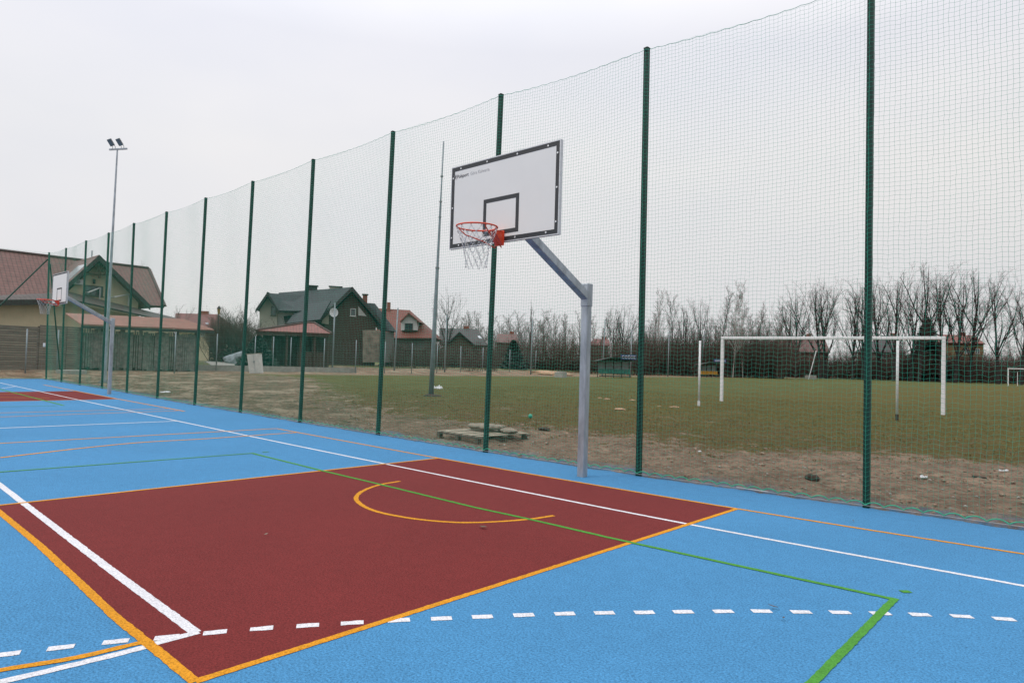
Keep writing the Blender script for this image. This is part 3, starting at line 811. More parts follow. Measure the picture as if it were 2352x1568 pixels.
for k in (.22, .70):
    c = ca.lerp(cb, k)+Vector((0, 0, .07))
    pr = empty('lamp_head', c, None, None); pr.parent = root; pr.matrix_parent_inverse = Matrix.Translation(-root.location)
    bpy.data.objects.remove(pr)
    # tilted slab pointing up-left, facing down towards the court
    up_ = (Vector((0, 0, 1))*.80-cd*.30+cf*.50).normalized(); sd_ = (cd-up_*cd.dot(up_)).normalized(); nn = sd_.cross(up_).normalized()
    if nn.dot(cf) < 0: nn = -nn
    o = c+Vector((0, 0, .13))-cd*.02
    mb = MB(); mb.obox(o-sd_*.11-nn*.04, sd_*.21, up_*.33, nn*.08); hd = mb.build('lamp_head', M['lamp'], root, bevel=.02)
    mb = MB(); mb.obox(o-sd_*.09+up_*.09+nn*.041, sd_*.17, up_*.21, nn*.004); mb.build('lens', M['lensg'], hd)
    mb = MB()
    for s_ in (-1, 1):
        a = c+cd*(.06*s_+.03); mb.tube([a, a+Vector((0, 0, .09)), o+sd_*(.07*s_)+up_*.06], .012, 6)
    mb.build('lamp_arm', M['lamp'], hd)
mbse = GT(990, 909); dm = (mbse-CAMP).dot(FW)
root = empty('bare_mast', mbse, 'tall leaning grey conical mast without lamps at the edge of the grass', 'mast')
tt = AT(1019, 325, dm); pts = [mbse.lerp(tt, k) for k in (0, .25, .5, .51, .75, .76, 1)]
mb = MB(); mb.tube(pts, [.095, .078, .058, .048, .038, .031, .024], 10, up=(1, 0, 0)); mb.build('pole', M['galvd'], root, smooth=True)
mb = MB()
for k in (.5, .70, .76, .86):
    a = mbse.lerp(tt, k); r_ = .075 if k < .6 else .05; mb.tube([a, a+Vector((0, 0, .05))], r_, 8)
mb.build('clamp_rings', M['lamp'], root)
def clod(mb, c, r_, sx=1., sy=1., sz=.6, seed=0, sub=2):
    """rough lump"""
    import bmesh
    bm = bmesh.new(); bmesh.ops.create_icosphere(bm, subdivisions=sub, radius=1)
    i = len(mb.v)
    for v in bm.verts:
        n = 1+.35*noise.fractal(v.co*1.4+Vector((seed*3.1, 0, 0)), 1, 2, 3)
        mb.v.append((c[0]+v.co.x*r_*sx*n, c[1]+v.co.y*r_*sy*n, c[2]+v.co.z*r_*sz*n))
    for f in bm.faces:
        mb.f.append(tuple(i+v.index for v in f.verts)); mb.uv.append([(0, 0)]*len(f.verts))
    bm.free()
mb = MB(); clod(mb, (mbse.x+.1, mbse.y, mbse.z-.02), .30, 1.2, 1, .35, 3); mb.build('footing', M['clod'], root)

# ================================================================ GOALS
def prism_between(mb, a, b_, s): mb.tube([a, b_], s/1.414, 4, rot=R(45))
gl, grr = GT(1657, 921), GT(2166, 952)
gl.z = TZ(gl.x, gl.y); grr.z = TZ(grr.x, grr.y)
zl, zr = top_of(gl, 1657, 776), top_of(grr, 2168, 776)
root = empty('football_goal', gl, 'large white football goal frame without net at the near end of the pitch', 'football goal')
gu = (grr-gl); gu.z = 0; gu.normalize(); gn = Vector((-gu.y, gu.x, 0))
def bar(mb, a, b_, w_, hvec, dvec):
    mb.obox(a-hvec/2-dvec/2, b_-a, hvec, dvec)
mb = MB(); bar(mb, gl+Vector((0, 0, -.02)), Vector((gl.x, gl.y, zl-.05)), .1, gu*.11, gn*.11); mb.build('upright', M['goal'], root, bevel=.02)
mb = MB(); bar(mb, grr+Vector((0, 0, -.02)), Vector((grr.x, grr.y, zr-.05)), .1, gu*.11, gn*.11); mb.build('upright', M['goal'], root, bevel=.02)
mb = MB(); bar(mb, Vector((gl.x, gl.y, zl))-gu*.055, Vector((grr.x, grr.y, zr))+gu*.055, .1, Vector((0, 0, .105)), gn*.115); mb.build('crossbar', M['goal'], root, bevel=.02)
for (bx_, by_, ty_, tx_, lab, dark) in ((1605, 932, 782, 1605, 'slim white net post standing left of the near goal', False), (2060, 965, 782, 2060, 'slim white net post with dark foot in front of the near goal', True)):
    g = GT(bx_, by_); z = top_of(g, tx_, ty_)
    root = empty('net_post', g, lab, 'post', 'free standing net posts behind the near goal')
    z0 = g.z+(.17 if dark else 0)
    mb = MB(); mb.tube([(g.x, g.y, z0), (g.x, g.y, z)], .034, 10); mb.build('shaft', M['goal'], root, smooth=True)
    mb = MB(); mb.tube([(g.x, g.y, g.z-.05), (g.x, g.y, g.z+.16)], .042, 10); mb.build('foot', M['rust'] if dark else M['goal'], root)
    if dark:
        mb = MB(); mb.tube([(g.x+.05, g.y, z-.12), (g.x+.11, g.y-.02, z-.05)], .02, 6); mb.build('hook', M['lamp'], root)
# far goal
a = COLD(2315.5, 96); b_ = a+Vector((7.1, .8, 0)); za = a.z+2.44
root = empty('football_goal', a, 'tiny far white football goal at the right edge of the pitch', 'football goal')
for q in (a, b_): MB().box(q.x-.06, q.x+.06, q.y-.06, q.y+.06, q.z-.02, za-.06).build('upright', M['goal'], root)
mb = MB(); mb.obox(Vector((a.x-.06, a.y-.07, za-.06)), (b_-a)+Vector((.12, 0, 0)), Vector((0, .14, 0)), Vector((0, 0, .13))); mb.build('crossbar', M['goal'], root)
c = COLD(2337, 99); mb = MB(); mb.tube([c, c+Vector((0, 0, 2.0))], .04, 6)
o = mb.build('net_post', M['goal']); tag(o, 'thin white post inside the tiny far goal', 'post', 'far net posts')

# ================================================================ DUGOUTS
def dugout(pxa, pxb, d, sign, seatm, seatc, nseat, lab, pxs):
    A, B = COLD(pxa, d), COLD(pxb, d*1.01); u = (B-A); u.z = 0; Lw = u.length; u.normalize(); v = Vector((-u.y, u.x, 0))
    if v.dot(FW) < 0: v = -v
    z0 = A.z; root = empty('team_dugout', A, lab, 'dugout', 'team dugouts on the far touchline')
    P = lambda a, b, c: Vector((A.x, A.y, 0))+u*a+v*b+Vector((0, 0, z0+c))
    for i in range(5):
        a = Lw*i/4.0; mb = MB(); mb.obox(P(a-.03, .9, 0), u*.06, v*.06, Vector((0, 0, 1.75))); mb.build('frame_post', M['fascia'], root)
    for i in range(4):
        mb = MB(); mb.obox(P(Lw*i/4+.05, 1.0, .45), u*(Lw/4-.1), v*.03, Vector((0, 0, 1.28))); mb.build('back_panel', M['dugw'], root)
    mb = MB()
    mb.slab([P(-.45, -.6, 1.72), P(Lw*.35, -.6, 2.12), P(Lw+.25, -.6, 2.18), P(Lw+.25, 1.3, 1.74), P(-.3, 1.3, 1.70)], (0, 0, -.08)); mb.build('roof', M['fascia'], root)
    mb = MB(); mb.obox(P(0, .35, .10), u*Lw, v*.06, Vector((0, 0, .10))); mb.build('bench_rail', M['fascia'], root)
    for i in range(nseat):
        a = Lw*(i+.5)/nseat; mb = MB()
        mb.obox(P(a-Lw/nseat*.42, .25, .40), u*(Lw/nseat*.84), v*.38, Vector((0, 0, .05)))
        mb.obox(P(a-Lw/nseat*.42, .60, .44), u*(Lw/nseat*.84), v*.05, Vector((0, 0, .42))); mb.build('seat', seatm, root, bevel=.01)
    sa, sb = Plane(pxa, d-.9, pxb, d*1.01-.9).uz(pxs[0], 818)[0], 0
    pl = Plane(pxa, d, pxb, d*1.01)
    a0 = pl.uz(pxs[0], pxs[2], -.55)[0]; a1 = pl.uz(pxs[1], pxs[2], -.55)[0]; zt = pl.uz(pxs[0], pxs[2], -.55)[1]; zb_ = pl.uz(pxs[0], pxs[3], -.55)[1]
    mb = MB(); mb.obox(pl.P(a0, -.56, zb_), pl.u*(a1-a0), pl.v*.05, Vector((0, 0, zt-zb_))); sg = mb.build('sign', M['signb'], root)
    t_, wd = text_mb(sign, 1, (0, 0, 0), (1, 0, 0), (0, 1, 0), (0, 0, 1)); sz = min((zt-zb_)*.95, (a1-a0)*.88/wd); 
    t_, wd = text_mb(sign, sz, pl.P((a0+a1)/2-wd*sz/2, -.565, zb_+(zt-zb_)*.5-sz*.34), pl.u, (0, 0, 1), -pl.v, .006, .006*sz); t_.build('lettering', M['signw'], sg)
dugout(1379, 1453, 68, 'GO\u015aCIE', M['teal'], 'teal', 10, 'nearer dugout with teal seats under a navy sign reading GOSCIE', (1426, 1462, 814, 825))
dugout(1609, 1654, 92, 'GOSPODARZE', M['yel'], 'yellow', 9, 'farther dugout with yellow seats seen beside the goal upright', (1640, 1668, 824, 832))

# ================================================================ BUILDINGS
def win(pl, x0, y0, x1, y1, parent, v=0., fm='white_frame', mull=1, proud=.05):
    (a0, z1), (a1, z0) = pl.uz(x0, y0, v), pl.uz(x1, y1, v)
    if a1-a0 < .05 or z1-z0 < .05: return
    t_ = .07; mb = MB(); P = pl.P
    def bx(u0, u1, w0, w1, n0, n1): mb.obox(P(u0, v+n0, w0), pl.u*(u1-u0), pl.v*(n1-n0), Vector((0, 0, w1-w0)))
    bx(a0, a1, z1-t_, z1, -proud, .02); bx(a0, a1, z0, z0+t_, -proud, .02); bx(a0, a0+t_, z0+t_, z1-t_, -proud, .02); bx(a1-t_, a1, z0+t_, z1-t_, -proud, .02)
    for k in range(1, mull+1):
        c = a0+(a1-a0)*k/(mull+1); bx(c-t_/2, c+t_/2, z0+t_, z1-t_, -proud, .02)
    w_ = mb.build('window', M[fm], parent)
    mb = MB(); bx(a0+t_, a1-t_, z0+t_, z1-t_, -proud*.4, .015); mb.build('pane', M['glass'], w_)
    mb = MB(); bx(a0-.06, a1+.06, z0-.06, z0, -proud-.06, .02); mb.build('sill', M[fm], w_)
def wallpoly(pl, pts, v, depth, name, m_, parent):
    """upright wall outline given in picture columns/rows on the plane, extruded back"""
    mb = MB(); q = []
    for p in pts:
        if len(p) == 3: q.append(pl.P(p[0], v, p[1]))
        else:
            u, z = pl.uz(p[0], p[1], v); q.append(pl.P(u, v, z))
    mb.slab(q, pl.v*depth, [((r-pl.o).dot(pl.u), r.z) for r in q]); return mb.build(name, M[m_], parent)

# ---- house 1: brown tiles, cream walls
pl = Plane(0, 50, 385, 58.5)
root = empty('house', pl.P(4, 3, pl.z0), 'cream house with brown tiled roof, timber gable and rooflight at the far left', 'house')
z0 = pl.z0-.3
e0 = pl.uz(-150, 700)[0]; e1 = pl.uz(352, 700)[0]
# main body wall
wl = [pl.P(e0, 0, z0), pl.P(e1, 0, z0), pl.P(e1, 0, 4.0), pl.P(e0, 0, 4.0)]
mb = MB(); mb.slab(wl, pl.v*9); mb.build('wall', M['cream'], root)
# main roof, ridge set back 4.5 m
VR = 4.5
def RP(px, py, v): u, z = pl.uz(px, py, v); return pl.P(u, v, z)
rl, rr_ = RP(-160, 556, VR), RP(341, 616, VR)
zr_ = (rl.z+rr_.z)/2
el, er = RP(-160, 672, -.6), RP(378, 703, -.6)
rf = MB(); rf.roof([el, er, rr_, rl], .2)
bl = el+pl.v*10.2; br = er+pl.v*10.2
rf.roof([br, bl, rl, rr_], .2); rf.roof([er, br, rr_], .2)
rf_o = rf.build('roof', M['tile_brown'], root)
mb = MB(); mb.tube([rl+Vector((0, 0, .02)), rr_+Vector((0, 0, .02))], .12, 6); mb.tube([rr_, er+Vector((0, 0, .05))], .10, 6); mb.build('ridge_tiles', M['tile_brown'], rf_o)
# cross wing with gable toward the court
VG = -3.2
ap = RP(228, 585, VG); gl_ = RP(120, 676, VG); gr_ = RP(345, 700, VG)
gl_ = Vector((gl_.x, gl_.y, gr_.z))
back = pl.v*(VR-VG)
rf = MB(); rf.roof([gl_, gl_+back*.9, ap+back, ap], .22); rf.roof([gr_+back*.9, gr_, ap, ap+back], .22)
wr = rf.build('wing_roof', M['tile_brown'], root)
mb = MB()      # barge boards
for q in (gl_, gr_):
    mb.slab([ap+Vector((0, 0, -.02)), q+Vector((0, 0, -.02)), q+Vector((0, 0, -.42)), ap+Vector((0, 0, -.48))], -pl.v*.09)
mb.build('barge_board', M['fascia'], wr)
GW = VG+1.0; gd = GW-VG
gA = pl.uz(228, 592, GW); gL = pl.uz(150, 668, GW); gR = pl.uz(318, 692, GW)
wallpoly(pl, [(gL[0], z0, 0), (gR[0], z0, 0), (gR[0], gR[1]-.1, 0), (gA[0], gA[1]-.35, 0), (gL[0], gR[1]+.1, 0)], GW, 4, 'wall', 'cream', root)
mb = MB()      # timber truss under the gable
a = RP(228, 600, VG+.25); b_ = RP(228, 636, VG+.25)
mb.tube([a, b_+Vector((0, 0, -.1))], .09, 4); l_ = RP(195, 628, VG+.25); r2 = RP(262, 630, VG+.25); mb.tube([l_, r2], .10, 4)
mb.tube([RP(228, 624, VG+.25), RP(214, 607, VG+.25)], .07, 4); mb.tube([RP(228, 624, VG+.25), RP(243, 609, VG+.25)], .07, 4)
mb.build('truss', M['woodm'], root)
mb = MB(); q1 = RP(201, 610, GW-.02); 
win(pl, 195, 654, 236, 681, root, GW, 'brown_frame', 2)
(a0, z1), (a1, zz) = pl.uz(168, 641, GW), pl.uz(190, 655, GW)
mb = MB(); mb.obox(pl.P(a0, GW-.35, zz), pl.u*(a1-a0), pl.v*.34, Vector((0, 0, z1-zz))); ac = mb.build('air_conditioner', M['ac'], root, bevel=.02)
cc = pl.P(a0+(a1-a0)*.38, GW-.37, (z1+zz)/2); mb = MB(); mb.tube([cc, cc+pl.v*.03], (z1-zz)*.38, 14); mb.build('fan_grille', M['lamp'], ac)
cc = RP(215.5, 643, GW-.05); mb = MB(); mb.tube([cc, cc-pl.v*.15, cc-pl.v*.15-Vector((0, 0, .3))], .09, 6); mb.build('wall_lamp', M['fascia'], root)
# rooflight on the left slope of the wing
n_ = (ap-gl_).cross(back).normalized(); n_ = n_ if n_.z > 0 else -n_
def on_slope(s, t_, h=.03): return gl_.lerp(ap, s)+back*t_+n_*h
mb = MB(); mb.slab([on_slope(.42, .10), on_slope(.80, .10), on_slope(.80, .42), on_slope(.42, .42)], -n_*.06); mb.build('rooflight', M['rooflight'], wr)
mb = MB(); c = ap+back*.25; mb.tube([c, c+Vector((0, 0, .5))], .05, 6); mb.build('vent_pipe', M['galv'], wr)
# canopies on the gable side
for x0, y0, x1, y1 in ((203, 671, 230, 661), (263, 682, 296, 676)):
    a_, b_ = RP(x0, y0, GW-1.0), RP(x1, y1, GW-.2); mb = MB(); mb.tube([a_, b_], .06, 4); mb.tube([b_, b_+Vector((0, 0, -.9))], .05, 4); mb.tube([a_, a_+pl.v*.9], .05, 4); mb.build('canopy_frame', M['white_frame'], root)
# long low porch roof in front of wing
pf = -5.6
A0, A1 = RP(-160, 672, pf+2.6), RP(408, 728, pf+2.6); B0, B1 = RP(-160, 690, pf), RP(408, 738, pf)
A0 = RP(20, 683, pf+2.6); B0 = RP(-160, 697, pf)
A0 = RP(-160, 668, pf+2.6)
mb = MB(); mb.roof([RP(-160, 696, pf), RP(150, 694, pf), RP(150, 672, pf+2.6), RP(-160, 684, pf+2.6)], .12); mb.roof([RP(150, 684, pf), RP(408, 741, pf), RP(405, 730, pf+2.6), RP(150, 668, pf+2.6)], .12)
pr_ = mb.build('porch_roof', M['tile_porch'], root)
mb = MB()
a_, b_ = RP(-160, 690, pf), RP(150, 687, pf); mb.obox(a_-pl.v*.06, b_-a_, pl.v*.05, Vector((0, 0, -.38)))
mb.build('fascia', M['fascia'], pr_)
ua = pl.uz(-150, 720, pf+.9)[0]; ub = pl.uz(150, 720, pf+.9)[0]; uc = pl.uz(400, 720, pf+1.2)[0]
zt1 = RP(0, 694, pf+.9).z
mb = MB(); mb.slab([pl.P(ua, pf+.9, z0), pl.P(ub, pf+.9, z0), pl.P(ub, pf+.9, zt1), pl.P(ua, pf+.9, zt1)], pl.v*3); mb.build('wall', M['cream'], root)
q0, q1 = RP(150, 694, pf+1.2), RP(400, 742, pf+1.2)
mb = MB(); mb.slab([pl.P(ub+.02, pf+1.2, z0), pl.P(uc, pf+1.2, z0), Vector((q1.x, q1.y, q1.z)), pl.P(ub+.02, pf+1.2, q0.z)], pl.v*2.5); mb.build('wall', M['cream'], root)

# ---- slatted shed with salmon sheet roof
pl = Plane(186, 42, 450, 46)
root = empty('slatted_shed', pl.P(3, 0, pl.z0), 'long slatted shed with a salmon sheet-metal roof in front of the cream house', 'shed')
mb = MB(); a, b_, c, d = RP(186, 744, -.5), RP(492, 757, -.5), RP(424, 733, 2.2), RP(150, 719, 2.2)
mb.roof([a, b_, c, d], .06); e_ = RP(150, 719, 2.2)
sr = mb.build('roof', M['salmon'], root)
mb = MB()
for k in range(46):         # corrugations
    s_ = (k+.5)/46; p, q = a.lerp(b_, s_), d.lerp(c, s_); mb.tube([p+Vector((0, 0, .01)), q+Vector((0, 0, .01))], .028, 4)
mb.build('corrugation', M['salmon'], sr)
mb = MB(); mb.obox(a-pl.v*.03+Vector((0, 0, -.08)), b_-a, pl.v*.05, Vector((0, 0, -.18))); mb.build('fascia', M['fascia'], sr)
u0, zt = pl.uz(187, 752); u1, zt2 = pl.uz(450, 763); zb = pl.z0+.05
mb = MB(); n = 50
rnd = random.Random(3)
for k in range(n):
    u = u0+(u1-u0)*(k+.5)/n; mb.obox(pl.P(u-.045, 0+rnd.uniform(-.01, .01), zb+rnd.uniform(-.1, .15)), pl.u*(.105+rnd.uniform(-.02, .03)), pl.v*.025, Vector((0, 0, (zt-zb)+(zt2-zt)*k/n-.12)))
mb.build('slats', M['slat'], root)
mb = MB(); mb.obox(pl.P(u0, .5, zb-.3), pl.u*(u1-u0), pl.v*2, Vector((0, 0, zt-zb))); mb.build('inner_wall', M['wood'], root)
mb = MB()
for k in range(7):
    u = u0+(u1-u0)*k/6; mb.obox(pl.P(u-.07, .03, zb-.3), pl.u*.14, pl.v*.12, Vector((0, 0, zt-zb+.3)))
mb.build('frame_post', M['wood'], root)

# ---- weathered board fence left
pl = Plane(0, 38, 190, 42)
root = empty('board_fence', pl.P(2, 0, pl.z0), 'weathered grey horizontal board fence at the far left behind the court', 'fence')
rnd = random.Random(9)
for (x0, x1, yt) in ((-110, -5, 741), (-5, 92, 743.5), (92, 155, 746), (155, 187, 750)):
    u0, zt = pl.uz(x0, yt); u1, _ = pl.uz(x1, yt+(2 if x0 < 0 else 1)); zb = pl.z0-.05; mb = MB(); k = 0; z = zb
    while z < zt-.06:
        h = .135; mb.obox(pl.P(u0+.01, rnd.uniform(0, .018), z), pl.u*(u1-u0-.02), pl.v*.022, Vector((0, 0, h-.012+rnd.uniform(-.004, .01)))); z += h
    pn = mb.build('panel', M['fence_wood'], root)
    mb = MB(); mb.obox(pl.P(u1-.06, .03, zb-.2), pl.u*.09, pl.v*.09, Vector((0, 0, zt-zb+.2))); mb.build('post', M['wood'], root)

# ---- generic hedges / shrubs are below; small wire fence with grey posts
wf = empty('wire_fence', COLD(600, 55), 'low wire mesh fence on thin grey posts along the gardens', 'fence')
fp = [(57.7, 36.5, 755), (130, 38, 757), (400, 41, 763), (496, 49, 765), (584, 52, 765), (626, 52.5, 764), (666, 53, 766), (743, 54, 771), (816, 55, 776), (883, 57, 780), (945, 60, 782), (1003, 63, 786), (1057, 66, 790), (1108, 70, 792), (1170, 76, 798), (1230, 84, 800)]
prev = None
for x, d, yt in fp:
    g = COLD(x, d); z = top_of(g, x, yt); z = min(max(z, g.z+1.5), g.z+2.7)
    mb = MB(); mb.tube([g+Vector((0, 0, -.1)), (g.x, g.y, z)], .036, 8); mb.build('post', M['galvd'], wf, smooth=True)
    if prev is not None and x != 400:
        (pg, pz) = prev
        A_, B_ = np.array([pg.x, pg.y, pg.z]), np.array([g.x, g.y, g.z]); n = int(np.linalg.norm(B_-A_)/.25)+1
        U, V_ = np.meshgrid(np.linspace(0, 1, n), np.linspace(.05, .92, 9), indexing='ij')
        P = A_+(B_-A_)*U[..., None]; P[..., 2] += V_*((pz-pg.z)*(1-U)+(z-g.z)*U)
        Vv, Ff = threads(P, .0025); np_mesh('mesh_panel', Vv, Ff, M['galvd'], wf)
    prev = (g, z)
# concrete plinth of that fence
a, b_ = COLD(455, 48.6), COLD(820, 55.2)
mb = MB(); d_ = (b_-a); nrm = Vector((-d_.y, d_.x, 0)).normalized()*.1; mb.obox(a+nrm+Vector((0, 0, -.2)), d_, nrm, Vector((0, 0, .62))); tag(mb.build('garden_kerb', M['concrete']), 'low pale concrete kerb wall under the wire fence', 'wall')

# ---- tall stop-net posts along the far side of the pitch
tp = [(763, 60, 695), (905, 61.7, 707), (1021, 65, 722), (1219, 71.7, 735), (1383, 78, 733), (1448+0, 84, 757), (1534, 88, 757), (1612, 100, 762), (1700, 106, 768), (1760, 112, 775)]
for i, (x, d, yt) in enumerate(tp):
    g = COLD(x, d); z = top_of(g, x, yt); lean = .25 if i % 3 == 1 else .05
    nm = ['tall thin grey post in front of the pavilion with a round dish seen behind', 'tall thin grey post in front of the red roofed house', 'faint grey post right behind the big leaning mast', 'thin grey post between the pole of the near hoop and the mast', 'thin grey post just left of the nearer dugout', 'thin grey post rising behind the nearer dugout', 'thin grey post between the two dugouts', 'thin grey post behind the farther dugout', 'first thin grey post inside the goal mouth', 'second thin grey post inside the goal mouth'][i]
    mb = MB(); mb.tube([g+Vector((0, 0, -.1)), (g.x+lean, g.y, z)], [.075, .06], 8); o = mb.build('stop_net_post', M['galvd'], smooth=True)
    tag(o, nm, 'post', 'tall grey posts along the far side of the pitch')

# ---- house 2: anthracite roofs
pl = Plane(600, 70, 880, 73)
root = empty('house', pl.P(12, 3, pl.z0), 'large dark roofed house with timber clad gable and stone corner behind the pavilion', 'house')
z0 = pl.z0-.3
# main gable faces us on the right
VF = 0.; ap = RP(809, 658, VF); gl_ = RP(726, 738, VF); gr_ = RP(884, 748, VF)
gl_.z = gr_.z = (gl_.z+gr_.z)/2
back = pl.v*11
ua = (gl_-pl.o).dot(pl.u); ub = (gr_-pl.o).dot(pl.u); um = (ap-pl.o).dot(pl.u)
# main ridge runs left from the gable apex: long cross roof
rL = RP(640, 672, 3.5); rR = RP(809, 659, 3.5); eL = RP(655, 744, -1.0); eR = RP(728, 737, -1.0)
rf = MB(); rf.roof([eL, eR, rR, rL], .2); rf.roof([rR+pl.v*8-Vector((0, 0, 5)), rL+pl.v*8-Vector((0, 0, 5)), rL, rR], .2)
rf.roof([gl_, gl_+back, ap+back, ap], .2); rf.roof([gr_+back, gr_, ap, ap+back], .2)
# lower right extension roof
x1, x2, x3, x4 = RP(838, 692, 1.5), RP(862, 695, 1.5), RP(912, 761, -1.6), RP(870, 756, -1.6)
rf.roof([RP(872, 758, .4), RP(911, 761, -.6), x2+pl.v*1, x1+pl.v*2], .2); rf.roof([RP(911, 761, -.6), RP(908, 757, 5), x2+pl.v], .2)
ro = rf.build('roof', M['tile_dark'], root)
mb = MB()
for q in (gl_, gr_): mb.slab([ap, q, q+Vector((0, 0, -.45)), ap+Vector((0, 0, -.5))], -pl.v*.12)
mb.build('barge_board', M['fascia'], ro)
wallpoly(pl, [(ua+.9, z0, 0), (ub-.9, z0, 0), (ub-.9, gr_.z+.2, 0), (um, ap.z-.6, 0), (ua+.9, gl_.z+.2, 0)], .8, 8, 'wall', 'wood', root)
wallpoly(pl, [(833, 758), (833, 832), (872, 832), (872, 758)], .3, .4, 'stone_corner', 'stone', root)
wallpoly(pl, [(873, 762), (873, 832), (905, 832), (905, 762)], .1, .5, 'wall', 'greyw', root)
win(pl, 805, 708, 817, 726, root, .78, 'white_frame', 0)
wallpoly(pl, [(823, 703), (823, 724), (842, 726)], .76, .05, 'gable_panel', 'whitew', root)
wallpoly(pl, [(756, 716), (752, 722), (765, 727), (765, 712)], .76, .05, 'gable_panel', 'whitew', root)
wallpoly(pl, [(743, 730), (738, 742), (755, 745), (755, 722)], .77, .05, 'gable_panel', 'creamw', root)
# left wing gable
VL = -1.5; a2 = RP(615, 670, VL); l2 = RP(587, 712, VL); r2 = RP(641, 712, VL); r2.z = l2.z = (l2.z+r2.z)/2
bk = pl.v*6
rf = MB(); rf.roof([l2, l2+bk, a2+bk, a2], .18); rf.roof([r2+bk+pl.u*3, r2, a2, a2+bk], .18)
e1_, e2_ = r2, RP(700, 714, VL+1); rf.roof([r2, e2_, RP(698, 678, VL+4), a2+pl.v*1.5], .18)
r2o = rf.build('wing_roof', M['tile_dark'], root)
mb = MB()
for q in (l2, r2): mb.slab([a2, q, q+Vector((0, 0, -.35)), a2+Vector((0, 0, -.4))], -pl.v*.1)
mb.build('barge_board', M['fascia'], r2o)
wallpoly(pl, [(596, 712), (596, 830), (636, 830), (636, 712), (615, 684)], VL+.9, 5, 'wall', 'creamw', root)
wallpoly(pl, [(636.5, 713), (636.5, 830), (676, 830), (676, 713)], VL+1.6, 4, 'wall', 'whitew', root)
win(pl, 623, 703, 634, 725, root, VL+.88, 'brown_frame', 0)
# lower front slope at left
mb = MB(); mb.roof([RP(657, 743, -2.5), RP(735, 733, -2.5), RP(760, 690, .6), RP(690, 700, .6)], .16); mb.build('front_roof', M['tile_dark'], root)
for (x, yt, yb, w_, m_) in ((718, 657, 676, 1.0, 'fascia'), (771, 659, 672, 1.3, 'creamw'), (839, 677, 705, .5, 'brick')):
    t1 = RP(x, yt, 3.6); t2 = RP(x, yb, 3.6); mb = MB(); mb.obox(Vector((t1.x, t1.y, t2.z-.8))-pl.u*w_/2, pl.u*w_, pl.v*.6, Vector((0, 0, t1.z-t2.z+.8))); ch = mb.build('chimney', M[m_], ro)
    mb = MB(); mb.obox(t1-pl.u*(w_/2+.1)-pl.v*.1, pl.u*(w_+.2), pl.v*.8, Vector((0, 0, .1))); mb.build('chimney_cap', M['fascia'], ch)
# satellite dish on its arm
c = RP(767, 718, -1.0); root2 = None
mb = MB(); rings = []
for k in range(4):
    r_ = .42*k/3; rings.append([c+pl.u*(math.cos(t_)*r_)+Vector((0, 0, math.sin(t_)*r_*1.1))-pl.v*(.22*(k/3)**2) for t_ in [2*math.pi*j/16 for j in range(16)]])
for k in range(1, 4):
    for j in range(16): mb.poly([rings[k-1][j], rings[k][j], rings[k][(j+1) % 16], rings[k-1][(j+1) % 16]])
dsh = mb.build('satellite_dish', M['plastic'], root, smooth=True); sm_ = dsh.modifiers.new('thick', 'SOLIDIFY'); sm_.thickness = .02
mb = MB(); mb.tube([c, c+pl.v*1.9-Vector((0, 0, .3))], .03, 5); mb.build('dish_arm', M['galvd'], dsh)

# ---- pavilion
pl = Plane(590, 58, 760, 60)
root = empty('garden_pavilion', pl.P(3, 0, pl.z0), 'open timber garden pavilion with dusty red hipped tile roof beside the dark house', 'pavilion')
A_, B_, C_, D_ = RP(587, 758.5, -.3), RP(762, 766, -.3), RP(762, 762, 5.2), RP(600, 754, 5.2)
B0 = B_.copy(); A0 = A_.copy(); zc = (A0.z+B0.z)/2; A0.z = B0.z = zc; C0 = B0+pl.v*5.5; D0 = A0+pl.v*5.5
r1, r2 = RP(706, 741, 2.4), RP(722, 739, 2.4); r2.z = r1.z
rf = MB(); rf.roof([A0, B0, r2, r1], .12); rf.roof([C0, D0, r1, r2], .12); rf.roof([B0, C0, r2], .12); rf.roof([D0, A0, r1], .12)
ro = rf.build('roof', M['tile_pink'], root)
mb = MB(); 
for p, q in ((r1, r2), (r1, A0), (r2, B0), (r2, C0), (r1, D0)): mb.tube([p+Vector((0, 0, .03)), q+Vector((0, 0, .03))], .10, 6)
mb.build('ridge_tiles', M['tile_pink'], ro)
mb = MB(); mb.obox(A0+Vector((0, 0, -.32))+pl.v*.12, B0-A0, pl.v*.1, Vector((0, 0, .2))); mb.build('beam', M['wood'], root)
for k in range(6):
    for v_ in (.35, 4.9):
        q = A0.lerp(B0, .04+.92*k/5)+pl.v*v_; mb = MB(); mb.obox(Vector((q.x-.08, q.y-.08, pl.z0-.2)), (.16, 0, 0), (0, .16, 0), (0, 0, zc-pl.z0-.08)); mb.build('timber_post', M['wood'], root)
mb = MB(); mb.obox(Vector((A0.x, A0.y, pl.z0-.2))+pl.v*5.1+pl.u*.5, (B0-A0)*.9, pl.v*.1, Vector((0, 0, zc-pl.z0))); mb.build('rear_wall', M['wood'], root)
q = A0.lerp(B0, .55); mb = MB(); mb.obox(Vector((q.x, q.y, pl.z0-.2))+pl.v*.6, (B0-A0)*.42, pl.v*.06, Vector((0, 0, 1.7))); mb.build('side_screen', M['wood'], root)

